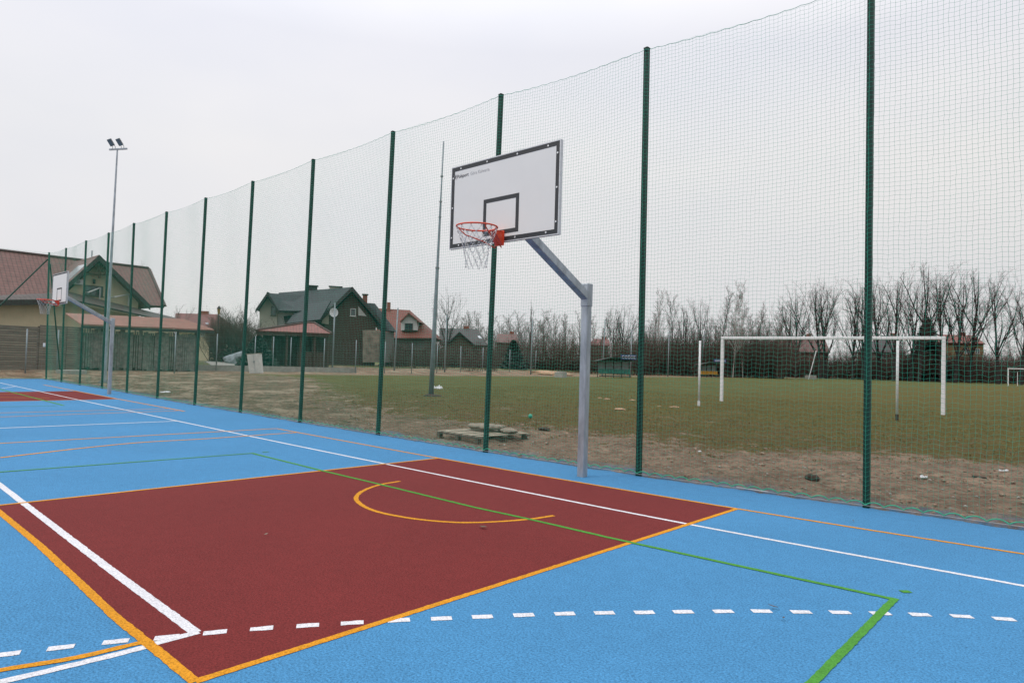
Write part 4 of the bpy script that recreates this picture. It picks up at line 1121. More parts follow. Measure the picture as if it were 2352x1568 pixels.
# ---- house 3: red roof
pl = Plane(880, 92, 1000, 92)
root = empty('house', pl.P(3, 2, pl.z0), 'house with bright red tiled roof and a white gabled dormer', 'house')
z0 = pl.z0-.3
rf = MB(); rl, rr_ = RP(870, 708, 4), RP(941, 712, 4); el, er = RP(862, 776, -2), RP(1000, 776, -2)
er2 = RP(990, 760, 4); rf.roof([el, er, rr_, rl], .2); rf.roof([er+pl.v*12, el+pl.v*12, rl, rr_], .2); rf.roof([er, er+pl.v*12, rr_], .2)
ro = rf.build('roof', M['tile_red'], root)
VD = -1.6
d1_, dl_, dr_ = RP(939, 717, VD), RP(918, 738, VD), RP(965, 742, VD); dr_.z = dl_.z
rf = MB(); rf.roof([dl_, dl_+pl.v*5, d1_+pl.v*5, d1_], .15); rf.roof([dr_+pl.v*5, dr_, d1_, d1_+pl.v*5], .15); do = rf.build('dormer_roof', M['tile_red'], root)
wallpoly(pl, [(921, 758), (958, 758), (958, 738), (939, 723), (921, 737)], VD+.5, 3, 'dormer_wall', 'whitew', root)
win(pl, 930, 742, 948, 758, root, VD+.48, 'brown_frame', 1)
wallpoly(pl, [(872, 774), (872, 835), (985, 835), (985, 774)], -1.2, 9, 'wall', 'greyw', root)
t1 = RP(889, 694, 3.5); mb = MB(); mb.obox(t1-Vector((0, 0, 2)), pl.u*.4, pl.v*.6, Vector((0, 0, 2))); mb.build('chimney', M['brick'], ro)

# ---- helper for small far houses
def far_house(x0, x1, yr, ye, d, label, tm, wm, ridge=(.15, .85), yb=868, dep=8, wins=(), gable=False, extra=None):
    pl = Plane(x0, d, x1, d)
    globals()['pl'] = pl
    root = empty('house', pl.P(1, 1, pl.z0), label, 'house')
    xm0, xm1 = x0+(x1-x0)*ridge[0], x0+(x1-x0)*ridge[1]
    el, er = RP(x0, ye, -.6), RP(x1, ye, -.6); rl, rr_ = RP(xm0, yr, dep/2), RP(xm1, yr, dep/2); er.z = el.z; rr_.z = rl.z
    rf = MB(); rf.roof([el, er, rr_, rl], .2); bl, br = el+pl.v*(dep+1.2), er+pl.v*(dep+1.2); rf.roof([br, bl, rl, rr_], .2); rf.roof([er, br, rr_], .2); rf.roof([bl, el, rl], .2)
    ro = rf.build('roof', M[tm], root)
    u0, u1 = pl.uz(x0, ye)[0]+.3, pl.uz(x1, ye)[0]-.3
    wallpoly(pl, [(u0, pl.z0-.4, 0), (u1, pl.z0-.4, 0), (u1, el.z, 0), (u0, el.z, 0)], 0, dep, 'wall', wm, root)
    for q in wins: win(pl, *q, root, 0, 'white_frame', 1)
    c = RP((xm0+xm1)/2+(x1-x0)*.1, yr-5, dep/2); mb = MB(); mb.obox(c-Vector((0, 0, 1.5)), pl.u*.8, pl.v*.6, Vector((0, 0, 1.5))); mb.build('chimney', M['brick'], ro)
    return root, ro
far_house(405, 500, 719, 757, 88, 'low house with wine red roof and a bright rooflight behind the shed end', 'tile_wine', 'cream', (.0, 1.), wins=((462, 762, 470, 772),))
q = RP(529, 848, 0); 
ro_ = [o for o in bpy.data.objects if o.name.startswith('roof')][-1]
a_ = RP(523-402+405, 844, 0)
p1 = AT(531-0, 745, 89); 
c = [RP(524-52, 741, 2.6), RP(530-52, 741, 2.6), RP(534-52, 748, 1.4), RP(527-52, 748, 1.4)]
mb = MB(); mb.slab([x_+Vector((0, 0, .25))-pl.v*.3 for x_ in c], (0, 0, -.1)); mb.build('rooflight', M['rooflight'], ro_)
r_, ro_ = far_house(1012, 1118, 753, 790, 98, 'low grey brown roofed house behind the leaning mast', 'tile_grey', 'woodm', (.0, .8))
mb = MB(); c = [RP(1097, 776, 1.0), RP(1102, 776, 1.0), RP(1107, 781, .2), RP(1101, 781, .2)]; mb.slab([x_+Vector((0, 0, .3))-pl.v*.4 for x_ in c], (0, 0, -.1)); mb.build('rooflight', M['rooflight'], ro_)
a2, l2, r2 = RP(1055, 761, -2), RP(1026, 789, -2), RP(1088, 789, -2)
rf = MB(); rf.roof([l2, l2+pl.v*6, a2+pl.v*6, a2], .15); rf.roof([r2+pl.v*6, r2, a2, a2+pl.v*6], .15); rf.build('gable_roof', M['tile_grey'], r_)
wallpoly(pl, [(1031, 790), (1031, 860), (1083, 860), (1083, 790), (1055, 766)], -1.6, 3, 'wall', 'woodm', r_)
far_house(1138, 1192, 766, 786, 120, 'small far house with faded red roof left of the columnar tree', 'tile_far', 'greyw', (.1, .9))
far_house(1360, 1400, 778, 792, 135, 'glimpse of a far dull red roof left of the nearer dugout', 'tile_wine', 'greyw', (.1, .9))
far_house(1778, 1906, 771, 806, 135, 'pinkish house with dusty red roof seen through the left half of the goal', 'tile_far', 'pinkw', (.12, .88), wins=((1800, 815, 1812, 828), (1868, 815, 1880, 830), (1892, 815, 1898, 828)))
far_house(2012, 2078, 770, 808, 140, 'dark grey house seen through the goal right of the green fence post', 'tile_grey', 'greyw', (.2, .7), wins=((2022, 810, 2034, 824), (2042, 810, 2052, 824)))
far_house(2160, 2262, 768, 786, 140, 'ochre house with red roof just right of the goal', 'tile_red', 'yellw', (.02, .75), wins=((2215, 800, 2226, 812), (2240, 800, 2250, 812)))

# ================================================================ TREES
def grow(seed, h, kind):
    """kind: 'row' upswept park tree, 'birch', 'bush', 'column'. returns (thick MB, thin MB)"""
    rn = random.Random(seed); thick, thin = MB(), MB()
    def branch(p, d, ln, r_, lvl):
        segs = 5 if lvl == 0 else (4 if lvl == 1 else (3 if lvl == 2 else 2))
        pts = [p]; rad = [r_]; dirs = [d]
        q = p
        for i in range(segs):
            jit = {0: .05, 1: .14, 2: .20}.get(lvl, .28)
            d = d+Vector((rn.gauss(0, jit), rn.gauss(0, jit), rn.gauss(0, jit*.6)))
            if kind != 'droop': d += Vector((0, 0, {'row': .14, 'birch': .10, 'bush': .08, 'column': .35}[kind]*(lvl > 0)))
            d.normalize(); q = q+d*ln/segs; pts.append(q); dirs.append(d)
            rad.append(r_*(1-(.75 if lvl else .62)*(i+1)/segs))
        tgt = thick if r_ > h*.0022 else thin
        if tgt is thin:
            tgt.tube(pts, rad, 3, cap=False)
        else: tgt.tube(pts, rad, 6 if lvl == 0 else 4, cap=False)
        if lvl >= MAXL: return
        n = NB[lvl]
        for k in range(n):
            if lvl == 0: s_ = S0+(1-S0)*(k+rn.random())/n
            else: s_ = .18+.82*(k+rn.random()*.9)/n
            s_ = min(.99, s_); i = min(segs-1, int(s_*segs)); fr = s_*segs-i
            pp = pts[i].lerp(pts[i+1], fr); dd = dirs[i+1]
            az = rn.uniform(0, 2*math.pi) if lvl else (k*2.4+rn.uniform(-.5, .5))
            ang = rn.uniform(*AN[min(lvl, 3)])
            o_ = dd.orthogonal().normalized(); b2 = dd.cross(o_)
            nd = (dd*math.cos(ang)+(o_*math.cos(az)+b2*math.sin(az))*math.sin(ang)).normalized()
            if lvl == 0: nl = ln*LF[0]*(1-.55*(s_-S0)/(1-S0))*rn.uniform(.8, 1.15)
            else: nl = ln*LF[min(lvl, 3)]*(1-.45*s_)*rn.uniform(.75, 1.2)
            rr = rad[i]*(1-fr)+rad[i+1]*fr
            branch(pp, nd, nl, max(rmin, rr*rn.uniform(.5, .72)), lvl+1)
    rmin = {'row': .0085, 'birch': .009}.get(kind, .012)
    if kind == 'row': MAXL = 4; NB = (15, 9, 6, 5); AN = ((.30, .70), (.30, .70), (.35, .8), (.4, .9)); LF = (.55, .34, .50, .60); S0 = .20; r0 = h*.013
    elif kind == 'birch': MAXL = 4; NB = (18, 7, 6, 5); AN = ((.3, .6), (.35, .7), (.4, .9), (.4, 1.)); LF = (.36, .5, .55, .6); S0 = .2; r0 = h*.009
    elif kind == 'column': MAXL = 3; NB = (22, 7, 6); AN = ((.15, .35), (.2, .4), (.3, .6), (.3, .6)); LF = (.34, .5, .5, .5); S0 = .08; r0 = h*.010
    else: MAXL = 3; NB = (9, 9, 8); AN = ((.3, .8), (.3, .7), (.3, .8), (.3, .8)); LF = (.7, .55, .5, .5); S0 = .05; r0 = h*.010
    if kind == 'bush':
        for k in range(9):
            a_ = rn.uniform(0, 6.28); t_ = rn.uniform(.05, .55); r_ = rn.uniform(0, h*.12)
            branch(Vector((math.cos(a_)*r_, math.sin(a_)*r_, 0)), Vector((math.cos(a_)*math.sin(t_), math.sin(a_)*math.sin(t_), math.cos(t_))), h*rn.uniform(.6, .95), r0*.6, 1)
    elif kind == 'row':
        hf = h*rn.uniform(.24, .32); lx, ly = rn.gauss(0, .03), rn.gauss(0, .03)
        tp_ = [Vector((0, 0, -.2)), Vector((lx*hf*.5, ly*hf*.5, hf*.5)), Vector((lx*hf, ly*hf, hf)), Vector((lx*h*.7+rn.gauss(0, .2), ly*h*.7, h*.66)), Vector((lx*h, ly*h, h*.97))]
        rr_ = [h*.0165, h*.0135, h*.011, h*.006, h*.001]
        thick.tube(tp_, rr_, 7, cap=False)
        nL = rn.choice((5, 6, 7))
        for k in range(nL+3):
            up = k >= nL
            s_ = hf*rn.uniform(.62, 1.08) if not up else h*rn.uniform(.40, .62)
            az = k*2.4+rn.uniform(-.4, .4); t_ = rn.uniform(.22, .62) if not up else rn.uniform(.25, .5)
            p_ = Vector((lx*s_, ly*s_, s_)); ln_ = (h-s_)*(rn.uniform(.78, 1.0) if t_ < .55 else rn.uniform(.5, .72))
            branch(p_, Vector((math.cos(az)*math.sin(t_), math.sin(az)*math.sin(t_), math.cos(t_))), ln_, h*rn.uniform(.0045, .007), 1)
    else:
        branch(Vector((0, 0, -.1)), Vector((rn.gauss(0, .03), rn.gauss(0, .03), 1)).normalized(), h, r0, 0)
    zm = max([v[2] for v in thick.v+thin.v]); s_ = h/zm
    for t_ in (thick, thin): t_.v = [(v[0]*s_, v[1]*s_, v[2]*s_) for v in t_.v]
    return thick, thin
PROTO = {}
def proto(key, seed, h, kind, bm, tm):
    th, tn = grow(seed, h, kind)
    a = th.build('trunk', M[bm]); b_ = tn.build('crown', M[tm]); PROTO[key] = (a.data, b_.data, h)
    bpy.data.objects.remove(a); bpy.data.objects.remove(b_)
proto('row1', 11, 20, 'row', 'barkd', 'twig'); proto('row2', 12, 20, 'row', 'barkd', 'twig'); proto('row3', 23, 20, 'row', 'barkd', 'twig')
proto('birch1', 14, 14, 'birch', 'birch', 'twigp'); proto('birch2', 15, 14, 'birch', 'bark', 'twigp')
proto('bush1', 16, 6, 'bush', 'bark', 'twigb'); proto('bush2', 17, 6, 'bush', 'bark', 'twigb')
proto('col1', 18, 12, 'column', 'bark', 'twig')
def tree(px, d, ytop, key, label, group=None, cat='tree', wid=1., rz=None, name=None):
    g = COLD(px, d); a, b_, h = PROTO[key]; zt = top_of(g, px, ytop); s_ = (zt-g.z)/h
    nm = name or {'row': 'bare_tree', 'bir': 'birch_tree', 'bus': 'bare_bush', 'col': 'columnar_tree'}[key[:3]]
    o = bpy.data.objects.new(nm, None); COL.objects.link(o); o.location = g; o.scale = (s_*wid, s_*wid, s_); o.rotation_euler.z = random.uniform(0, 6.28) if rz is None else rz
    tag(o, label, cat, group)
    for me, n in ((a, 'trunk'), (b_, 'crown')):
        c = bpy.data.objects.new(n, me); COL.objects.link(c); c.parent = o
    return o
ordn = ['first', 'second', 'third', 'fourth', 'fifth', 'sixth', 'seventh', 'eighth', 'ninth', 'tenth', 'eleventh', 'twelfth', 'thirteenth', 'fourteenth']
row = [(1809, 128, 684), (1828, 118, 655), (1884, 118, 631), (1897, 121, 636), (1958, 118, 642), (1981, 119, 630), (2020, 122, 628), (2052, 116, 617), (2091, 120, 640), (2110, 115, 594), (2161, 117, 606), (2194, 115, 606), (2226, 118, 610), (2293, 114, 622), (2345, 112, 632)]
for i, (x, d, yt) in enumerate(row):
    lab = 'tall bare tree in the far row, %s from the left end of the row' % ordn[i] if i < 14 else 'tall bare tree at the right edge of the photo, last of the far row'
    tree(x, d, yt, 'row%d' % (i % 3+1), lab, 'tall bare trees in the far row', wid=.98)
more = [(1025, 92, 657, 'row2', 'lone thin bare tree right of the leaning mast, behind the grey roofed house', 1.),
        (1217, 105, 688, 'col1', 'narrow columnar bare tree left of the near hoop pole', .8),
        (1330, 100, 712, 'birch2', 'bare tree just behind the near hoop pole', .9), (1300, 108, 722, 'birch2', 'bare tree left of the near hoop pole, low and hazy', .9),
        (1425, 98, 694, 'row1', 'round bare tree above the nearer dugout', .85), (1405, 108, 705, 'row3', 'bare tree left of the round one above the nearer dugout', .8),
        (1512, 104, 660, 'birch1', 'bare birch right of the second green post', .8), (1545, 106, 665, 'birch2', 'thin bare tree between the green post and the net post', .8), (1570, 102, 678, 'row3', 'bare tree over the gap between the dugouts', .7),
        (1612, 104, 680, 'row1', 'bushy bare tree above the slim white net post', .75), (1655, 106, 655, 'birch2', 'hazy bare tree above the left goal upright', .8),
        (1683, 98, 668, 'birch1', 'white stemmed birch inside the left part of the goal', .85), (1706, 100, 640, 'birch1', 'tallest birch standing over the left crossbar end', .8),
        (1735, 104, 690, 'birch2', 'pale bare tree right of the birches over the crossbar', .8)]
for x, d, yt, k, lab, wd in more: tree(x, d, yt, k, lab, 'bare trees beyond the pitch', wid=wd)
bl = [(400, 80, 694, 'bush1', 'bare bush over the right end of the cream house roof'), (300, 75, 592, 'row2', 'bare tree top showing behind the cream house'),
      (525, 66, 692, 'bush2', 'bare bushy tree left of the dark house beside the lantern'), (548, 70, 690, 'bush1', 'dense bare tree touching the dark house wing'), (566, 72, 700, 'bush2', 'bare tree closest to the dark house gable'),
      (655, 62, 722, 'bush1', 'bare shrub in front of the pale wall of the dark house'), (470, 95, 700, 'row3', 'thin bare tree over the wine red roof')]
for x, d, yt, k, lab in bl: tree(x, d, yt, k, lab, 'bare trees round the houses', wid=.8 if k[0] == 'r' else 1.)
# background scrub: a belt one cannot count
def belt(name, specs, seed, material_thick, material_thin, kind='stuff', label=None):
    rn = random.Random(seed); th, tn = MB(), MB()
    for (x0, x1, n, d0, d1, y0, y1, key) in specs:
        for k in range(n):
            x = x0+(x1-x0)*(k+rn.random())/n; d = rn.uniform(d0, d1); g = COLD(x, d); h = top_of(g, x, rn.uniform(y0, y1))-g.z
            a, b_, hh = PROTO[key+str(rn.choice((1, 2)))]; s_ = max(.3, h)/hh; an = rn.uniform(0, 6.28); ca_, sa_ = math.cos(an), math.sin(an)
            for src, dst in ((a, th), (b_, tn)):
                i = len(dst.v); wd = s_*rn.uniform(.9, 1.3)
                co = np.zeros(len(src.vertices)*3, np.float32); src.vertices.foreach_get('co', co); co = co.reshape(-1, 3)
                q = np.stack([g.x+(co[:, 0]*ca_-co[:, 1]*sa_)*wd, g.y+(co[:, 0]*sa_+co[:, 1]*ca_)*wd, g.z+co[:, 2]*s_], 1)
                lv = np.zeros(len(src.loops), np.int32); src.loops.foreach_get('vertex_index', lv)
                dst.np = getattr(dst, 'np', []); dst.np.append((q, lv.reshape(-1, 4)))
    for mbx, m_, nm in ((th, material_thick, name), (tn, material_thin, name)):
        off = 0; Vs, Fs = [], []
        for q, f in mbx.np: Vs.append(q); Fs.append(f+off); off += len(q)
        if mbx is th: V0, F0 = np.concatenate(Vs), np.concatenate(Fs)
        else:
            V1, F1 = np.concatenate(Vs), np.concatenate(Fs)
    V = np.concatenate([V0, V1]); Fq = np.concatenate([F0, F1+len(V0)])
    o = np_mesh(name, V, Fq, material_thin); tag(o, label, None, None, kind)
    return o
belt('thicket', [(985, 1140, 26, 72, 84, 772, 812, 'bush'), (885, 1000, 12, 70, 76, 770, 800, 'bush'), (985, 1030, 12, 86, 90, 765, 785, 'bush'), (487, 575, 16, 63, 72, 700, 735, 'bush'), (1130, 1500, 70, 90, 105, 765, 800, 'bush'), (1460, 1800, 90, 98, 112, 745, 795, 'bush'), (1740, 2380, 90, 122, 134, 788, 814, 'bush')], 4, M['bark'], M['twigb'], label='brown bare thicket along the far side of the pitch')
belt('woodland', [(1040, 1290, 34, 125, 150, 705, 765, 'birch'), (1290, 1800, 60, 120, 150, 712, 778, 'birch'), (1780, 2380, 30, 150, 170, 765, 800, 'birch')], 6, M['bark'], M['twigp'], label='hazy far belt of bare trees behind the houses and the pitch')

# evergreen: spruce made of drooping needle sprays
def spruce(px, d, yt, wid, lab):
    g = COLD(px, d); h = top_of(g, px, yt)-g.z; root = empty('spruce_tree', g, lab, 'tree'); rn = random.Random(int(px))
    mb = MB(); mb.tube([g, g+Vector((0, 0, h*.97))], [h*.018, .01], 6); mb.build('trunk', M['barkd'], root)
    mb = MB(); n = 620
    for k in range(n):
        f = (k/n)**.8; z = h*(.05+.93*f); rr = wid*(1-f)**.8*rn.uniform(.5, 1.12)+.1; an = k*2.4+rn.uniform(-.3, .3)
        dr = Vector((math.cos(an), math.sin(an), 0)); sd = Vector((-dr.y, dr.x, 0))
        p0 = g+Vector((0, 0, z)); p1 = p0+dr*rr-Vector((0, 0, rr*.35)); ww = rr*.22+.08
        for j in range(5):
            s0 = j/5; a = p0.lerp(p1, s0); b2 = p0.lerp(p1, min(1, s0+.35)); sp_ = ww*rn.uniform(.6, 1.3)
            mb.poly([a, b2+sd*sp_-Vector((0, 0, .15)), b2+dr*.2, b2-sd*sp_-Vector((0, 0, .15))])
    mb.build('crown', M['needle'], root)
spruce(2128, 126, 723, 5.0, 'dark conical spruce behind the right goal upright')
spruce(1178, 88, 778, 1.9, 'small dark spruce between the fence posts left of the hoop pole')

spruce(590, 57, 768, 2.0, 'low bluish spruce left of the pavilion')
spruce(1745, 128, 785, 2.4, 'far small dark spruce inside the goal mouth')
# hedges: leafy clumps
def leafy(name, cx, cy, cz, rx, ry, rz_, n, size, m_, seed, yaw=0, lab=None, cat='hedge', kind=None):
    rn = random.Random(seed); mb = MB(); cy_, sy_ = math.cos(yaw), math.sin(yaw)
    for k in range(n):
        a = rn.uniform(-1, 1); b_ = rn.uniform(-1, 1); c = rn.uniform(0, 1)
        c *= .75+.5*noise.noise(Vector((a*rx*.5, b_*ry, seed)))
        p = Vector((a*rx, b_*ry, c*rz_)); p = Vector((cx+p.x*cy_-p.y*sy_, cy+p.x*sy_+p.y*cy_, cz+p.z))
        s_ = size*rn.uniform(.5, 1.4); u = Vector((rn.gauss(0, 1), rn.gauss(0, 1), rn.gauss(0, 1))).normalized()*s_; v = u.orthogonal().normalized()*s_*.6
        mb.poly([p-u, p-v, p+u, p+v])
    o = mb.build(name, M[m_]); tag(o, lab, cat if kind is None else None, None, kind); return o
def hedge(xa, da, xb, db, yt, thick, n, size, m_, seed, lab, name='hedge'):
    a, b_ = COLD(xa, da), COLD(xb, db); c = (a+b_)/2; h = top_of(c, (xa+xb)/2, yt)-c.z; d_ = b_-a
    leafy(name, c.x, c.y, c.z, d_.length/2, thick, h, n, size, m_, seed, math.atan2(d_.y, d_.x), lab)
hedge(880, 78, 1010, 86, 788, .9, 5000, .13, 'hedge', 1, 'dark hedge in front of the red roofed house')
hedge(1000, 84, 1125, 90, 800, .9, 5000, .13, 'hedge', 2, 'dark hedge in front of the grey brown roofed house')
hedge(1125, 92, 1380, 98, 822, 1.2, 9000, .15, 'hedge', 3, 'long dark hedge between the mast and the nearer dugout')
hedge(1455, 112, 1740, 116, 822, 1.2, 9000, .16, 'hedge', 4, 'dark hedge behind the two dugouts')
hedge(1730, 132, 2360, 136, 828, 1.5, 16000, .2, 'hedge', 5, 'long dark hedge across the far end of the pitch')
hedge(500, 62, 600, 64, 795, .8, 2600, .13, 'hedge', 6, 'dark hedge left of the pavilion')
hedge(480, 70, 590, 72, 768, .8, 2600, .13, 'twigb', 7, 'brown leafless hedge under the bare bushes beside the shed')

# covered heap beside the garden and driveway slab
g = COLD(555, 60); mb = MB(); clod(mb, (g.x, g.y, g.z+.25), 1.2, 2.0, .8, .8, 8, 3); tag(mb.build('tarpaulin_heap', M['tarp']), 'heap covered by a pale blue grey tarpaulin between the bare bushes', 'heap')
a, b_, c, d = COLD(500, 52), COLD(600, 53), COLD(560, 62), COLD(470, 62)
mb = MB(); mb.slab([q+Vector((0, 0, .12)) for q in (a, b_, c, d)], (0, 0, -.15)); tag(mb.build('driveway', M['concrete']), kind='structure')
# garden lantern on a post left of the dark house
g = COLD(575-0, 58); c = AT(402+500*.2013, 603+550*.2013, 58); root = empty('garden_lantern', (c.x, c.y, g.z), 'garden lantern on a tall thin post among the bare bushes', 'lantern')
mb = MB(); mb.tube([(c.x, c.y, g.z), (c.x, c.y, c.z-.25)], .04, 6); mb.build('pole', M['fascia'], root)
mb = MB(); mb.tube([(c.x, c.y, c.z-.28), (c.x, c.y, c.z+.18)], [.08, .14], 6); mb.build('lantern_glass', M['lamp_amber'], root)
mb = MB(); mb.tube([(c.x, c.y, c.z+.18), (c.x, c.y, c.z+.42)], [.19, .03], 6); mb.build('cap', M['fascia'], root)

# ================================================================ LOOSE THINGS
# cabinet leaning slightly
g = GT(585, 857); dC = (g-CAMP).dot(FW); root = empty('electric_cabinet', g, 'tilted off-white two-door cabinet standing on bare earth in front of the gardens', 'cabinet')
P1, P2, P3, P4 = [AT(x, y, dC) for x, y in ((572.5, 857), (599, 856.5), (595, 812), (567, 814))]
hd = FW.copy(); hd.z = 0; hd.normalize()
mb = MB(); mb.slab([P1, P2, P3, P4], hd*.5, [(0, 0)]*4); cb_ = mb.build('body', M['cab'], root, bevel=.02)
mb = MB(); m1_, m2_ = P1.lerp(P2, .52), P4.lerp(P3, .50); w_ = (P2-P1)*.012; mb.obox(m1_-hd*.012, w_, hd*.01, m2_-m1_); mb.build('door_gap', M['galvd'], cb_)
mb = MB(); c = m1_.lerp(m2_, .55); mb.obox(c-hd*.03+w_*2, w_*2, hd*.02, Vector((0, 0, .14))); c2 = m1_.lerp(m2_, .55)-w_*4; mb.obox(c2-hd*.03, w_*2, hd*.02, Vector((0, 0, .10))); mb.build('handle', M['galvd'], cb_)
mb = MB(); mb.slab([P4-(P2-P1)*.03, P3+(P2-P1)*.03, P3+(P2-P1)*.03+Vector((0, 0, .05)), P4-(P2-P1)*.03+Vector((0, 0, .05))], hd*.52); mb.build('lid', M['sack'], cb_)
# pallet with sack
pc = [GT(1003, 1004), GT(1112, 1022), GT(1196, 996), GT(1092, 984)]
o_, ux, vy = pc[0], (pc[1]-pc[0]), (pc[3]-pc[0])
o_ = pc[0].copy(); ux.z = vy.z = 0
ul = ux.length; vl = ((pc[2]-pc[1]).length+vy.length)/2
ux.normalize(); vy = Vector((-ux.y, ux.x, 0)) if Vector((-ux.y, ux.x, 0)).dot(vy) > 0 else Vector((ux.y, -ux.x, 0))
root = empty('wooden_pallet', o_, 'weathered wooden pallet lying on the earth strip behind the netting', 'pallet')
vl = min(vl, 1.3); ul = min(ul, 1.3)
print('pallet', ul, vl)
zb = o_.z-.02+.03; Pq = lambda a, b, z: Vector((o_.x, o_.y, 0))+ux*a+vy*b+Vector((0, 0, zb+z))
zt = .125
for k in range(7):
    mb = MB(); mb.obox(Pq(ul*k/7+.03, 0, zt-.01+.004*(k % 2)), ux*(ul/7-.10), vy*(vl+.03*(k % 3)), Vector((0, 0, .012))); mb.build('deck_board', M['pallet'], root)
for k in range(3):
    mb = MB(); mb.obox(Pq(0, vl*k/2*.92, zt-.045), ux*ul, vy*.1, Vector((0, 0, .022))); mb.build('stringer', M['pallet_shade'], root)
    for j in range(3):
        mb = MB(); mb.obox(Pq(ul*j/2*.88, vl*k/2*.92, -.0), ux*.09, vy*.08, Vector((0, 0, zt-.05))); mb.build('block', M['pallet_shade'], root)
def sack(name, c, ang, lx, ly, lz, lab, seed):
    mb = MB(); n = 28; k_ = 16; cs, sn = math.cos(ang), math.sin(ang)
    for i in range(n+1):
        for j in range(k_):
            s_ = -1+2*i/n; t_ = 2*math.pi*j/k_; w_ = (1-abs(s_)**5)**.5*.98+.02
            p = Vector((s_*lx, math.copysign(abs(math.cos(t_))**.6, math.cos(t_))*ly*w_, math.copysign(abs(math.sin(t_))**.8, math.sin(t_))*lz*w_))
            p *= 1+.22*noise.fractal(Vector((p.x*5, p.y*6, seed)), 1, 2, 4); p.z += .018*noise.fractal(Vector((p.x*14, p.y*14, seed+4)), 1, 2, 3)
            mb.v.append((c[0]+p.x*cs-p.y*sn, c[1]+p.x*sn+p.y*cs, c[2]+p.z))
    for i in range(n):
        for j in range(k_):
            a, b2 = i*k_+j, i*k_+(j+1) % k_; mb.f.append((a, b2, b2+k_, a+k_)); mb.uv.append([(0, 0)]*4)
    tag(mb.build(name, M['sack'], smooth=True), lab, 'sack')
c = Pq(ul*.42, vl*.62, zt+.09); sack('cement_sack', c, math.atan2(ux.y, ux.x)+.3, .36, .24, .05, 'thick pale sack lying on the left of the wooden pallet', 1)
c = Pq(ul*.78, vl*.74, zt+.05); sack('cement_sack', c, math.atan2(ux.y, ux.x)-.4, .28, .15, .03, 'flat thin pale sack lying on the right of the wooden pallet', 5)
# clods, mole hills and scraps
def lump(px, py, r_, m_, name, lab, cat, group, sx=1.5, sy=1, sz=.5, seed=0):
    g = GT(px, py); mb = MB(); g0_ = g.copy(); nL = 3
    rn = random.Random(seed+int(px))
    for k in range(nL):
        clod(mb, (g.x+rn.uniform(-1, 1)*r_*.8, g.y+rn.uniform(-1, 1)*r_*.5, g.z+r_*sz*.2), r_*rn.uniform(.45, .8), sx, sy, sz, seed+k, 2)
    tag(mb.build(name, M[m_]), lab, cat, group)
lump(1861, 1099, .085, 'clod', 'soil_clod', 'large dark soil clod near the netting between the two right posts', 'clod', 'dark soil clods on the earth strip', 1.3, 1, .9, 1)
lump(1735, 1035, .05, 'clod', 'soil_clod', 'dark clod at the grass edge right of the second post', 'clod', 'dark soil clods on the earth strip', 1.6, 1, .5, 2)
lump(1180, 994, .09, 'clod', 'soil_clod', 'dark clod heap just above the right end of the pallet', 'clod', 'dark soil clods on the earth strip', 1.3, 1, .7, 3)
lump(1248, 985, .12, 'clod', 'soil_clod', 'dark clod heap between the pallet and the hoop pole', 'clod', 'dark soil clods on the earth strip', 1.6, 1, .5, 4)
lump(2330, 1133, .05, 'clod', 'soil_clod', 'dark clod far right on the earth strip', 'clod', 'dark soil clods on the earth strip', 1.5, 1, .5, 5)
lump(2248, 1096, .06, 'clod', 'soil_clod', 'dark clod right of the nearest green post', 'clod', 'dark soil clods on the earth strip', 1.5, 1, .5, 6)
for i, (x, y, r_, nm) in enumerate([(1398, 917, .16, 'sandy molehill beside the hoop pole'), (1376, 914, .10, 'smallest sandy molehill touching the hoop pole'), (1453, 919, .12, 'sandy molehill left of the second post'), (1423, 940, .18, 'pale ring shaped molehill left of the second post'), (1545, 935, .16, 'sandy molehill right of the second post'), (1512, 933, .08, 'tiny sandy molehill close to the second post')]):
    lump(x, y, r_*.72, 'sand', 'molehill', nm, 'molehill', 'sandy molehills on the pitch', 1.6, 1.2, .35, 10+i)
lump(1265, 861, 1.5, 'sand', 'sand_heap', 'low sandy heap beside a concrete block at the far edge of the grass', 'heap', None, 2.2, 1.2, .30, 30)
g = COLD(1288, 62); mb = MB(); mb.box(g.x-.5, g.x+.5, g.y-.3, g.y+.3, g.z-.05, g.z+.5); mb.box(g.x-.35, g.x+.35, g.y-.2, g.y+.2, g.z+.5, g.z+.55); tag(mb.build('concrete_block', M['concrete'], bevel=.02), 'pale concrete block next to the sandy heap', 'block')
g = COLD(1862, 108); mb = MB(); mb.box(g.x-.8, g.x+.8, g.y-.3, g.y+.3, g.z-.05, g.z+.55); mb.box(g.x-.7, g.x+.7, g.y-.2, g.y+.2, g.z+.55, g.z+.6); tag(mb.build('concrete_block', M['concrete'], bevel=.02), 'far pale concrete block behind the goal mouth', 'block')
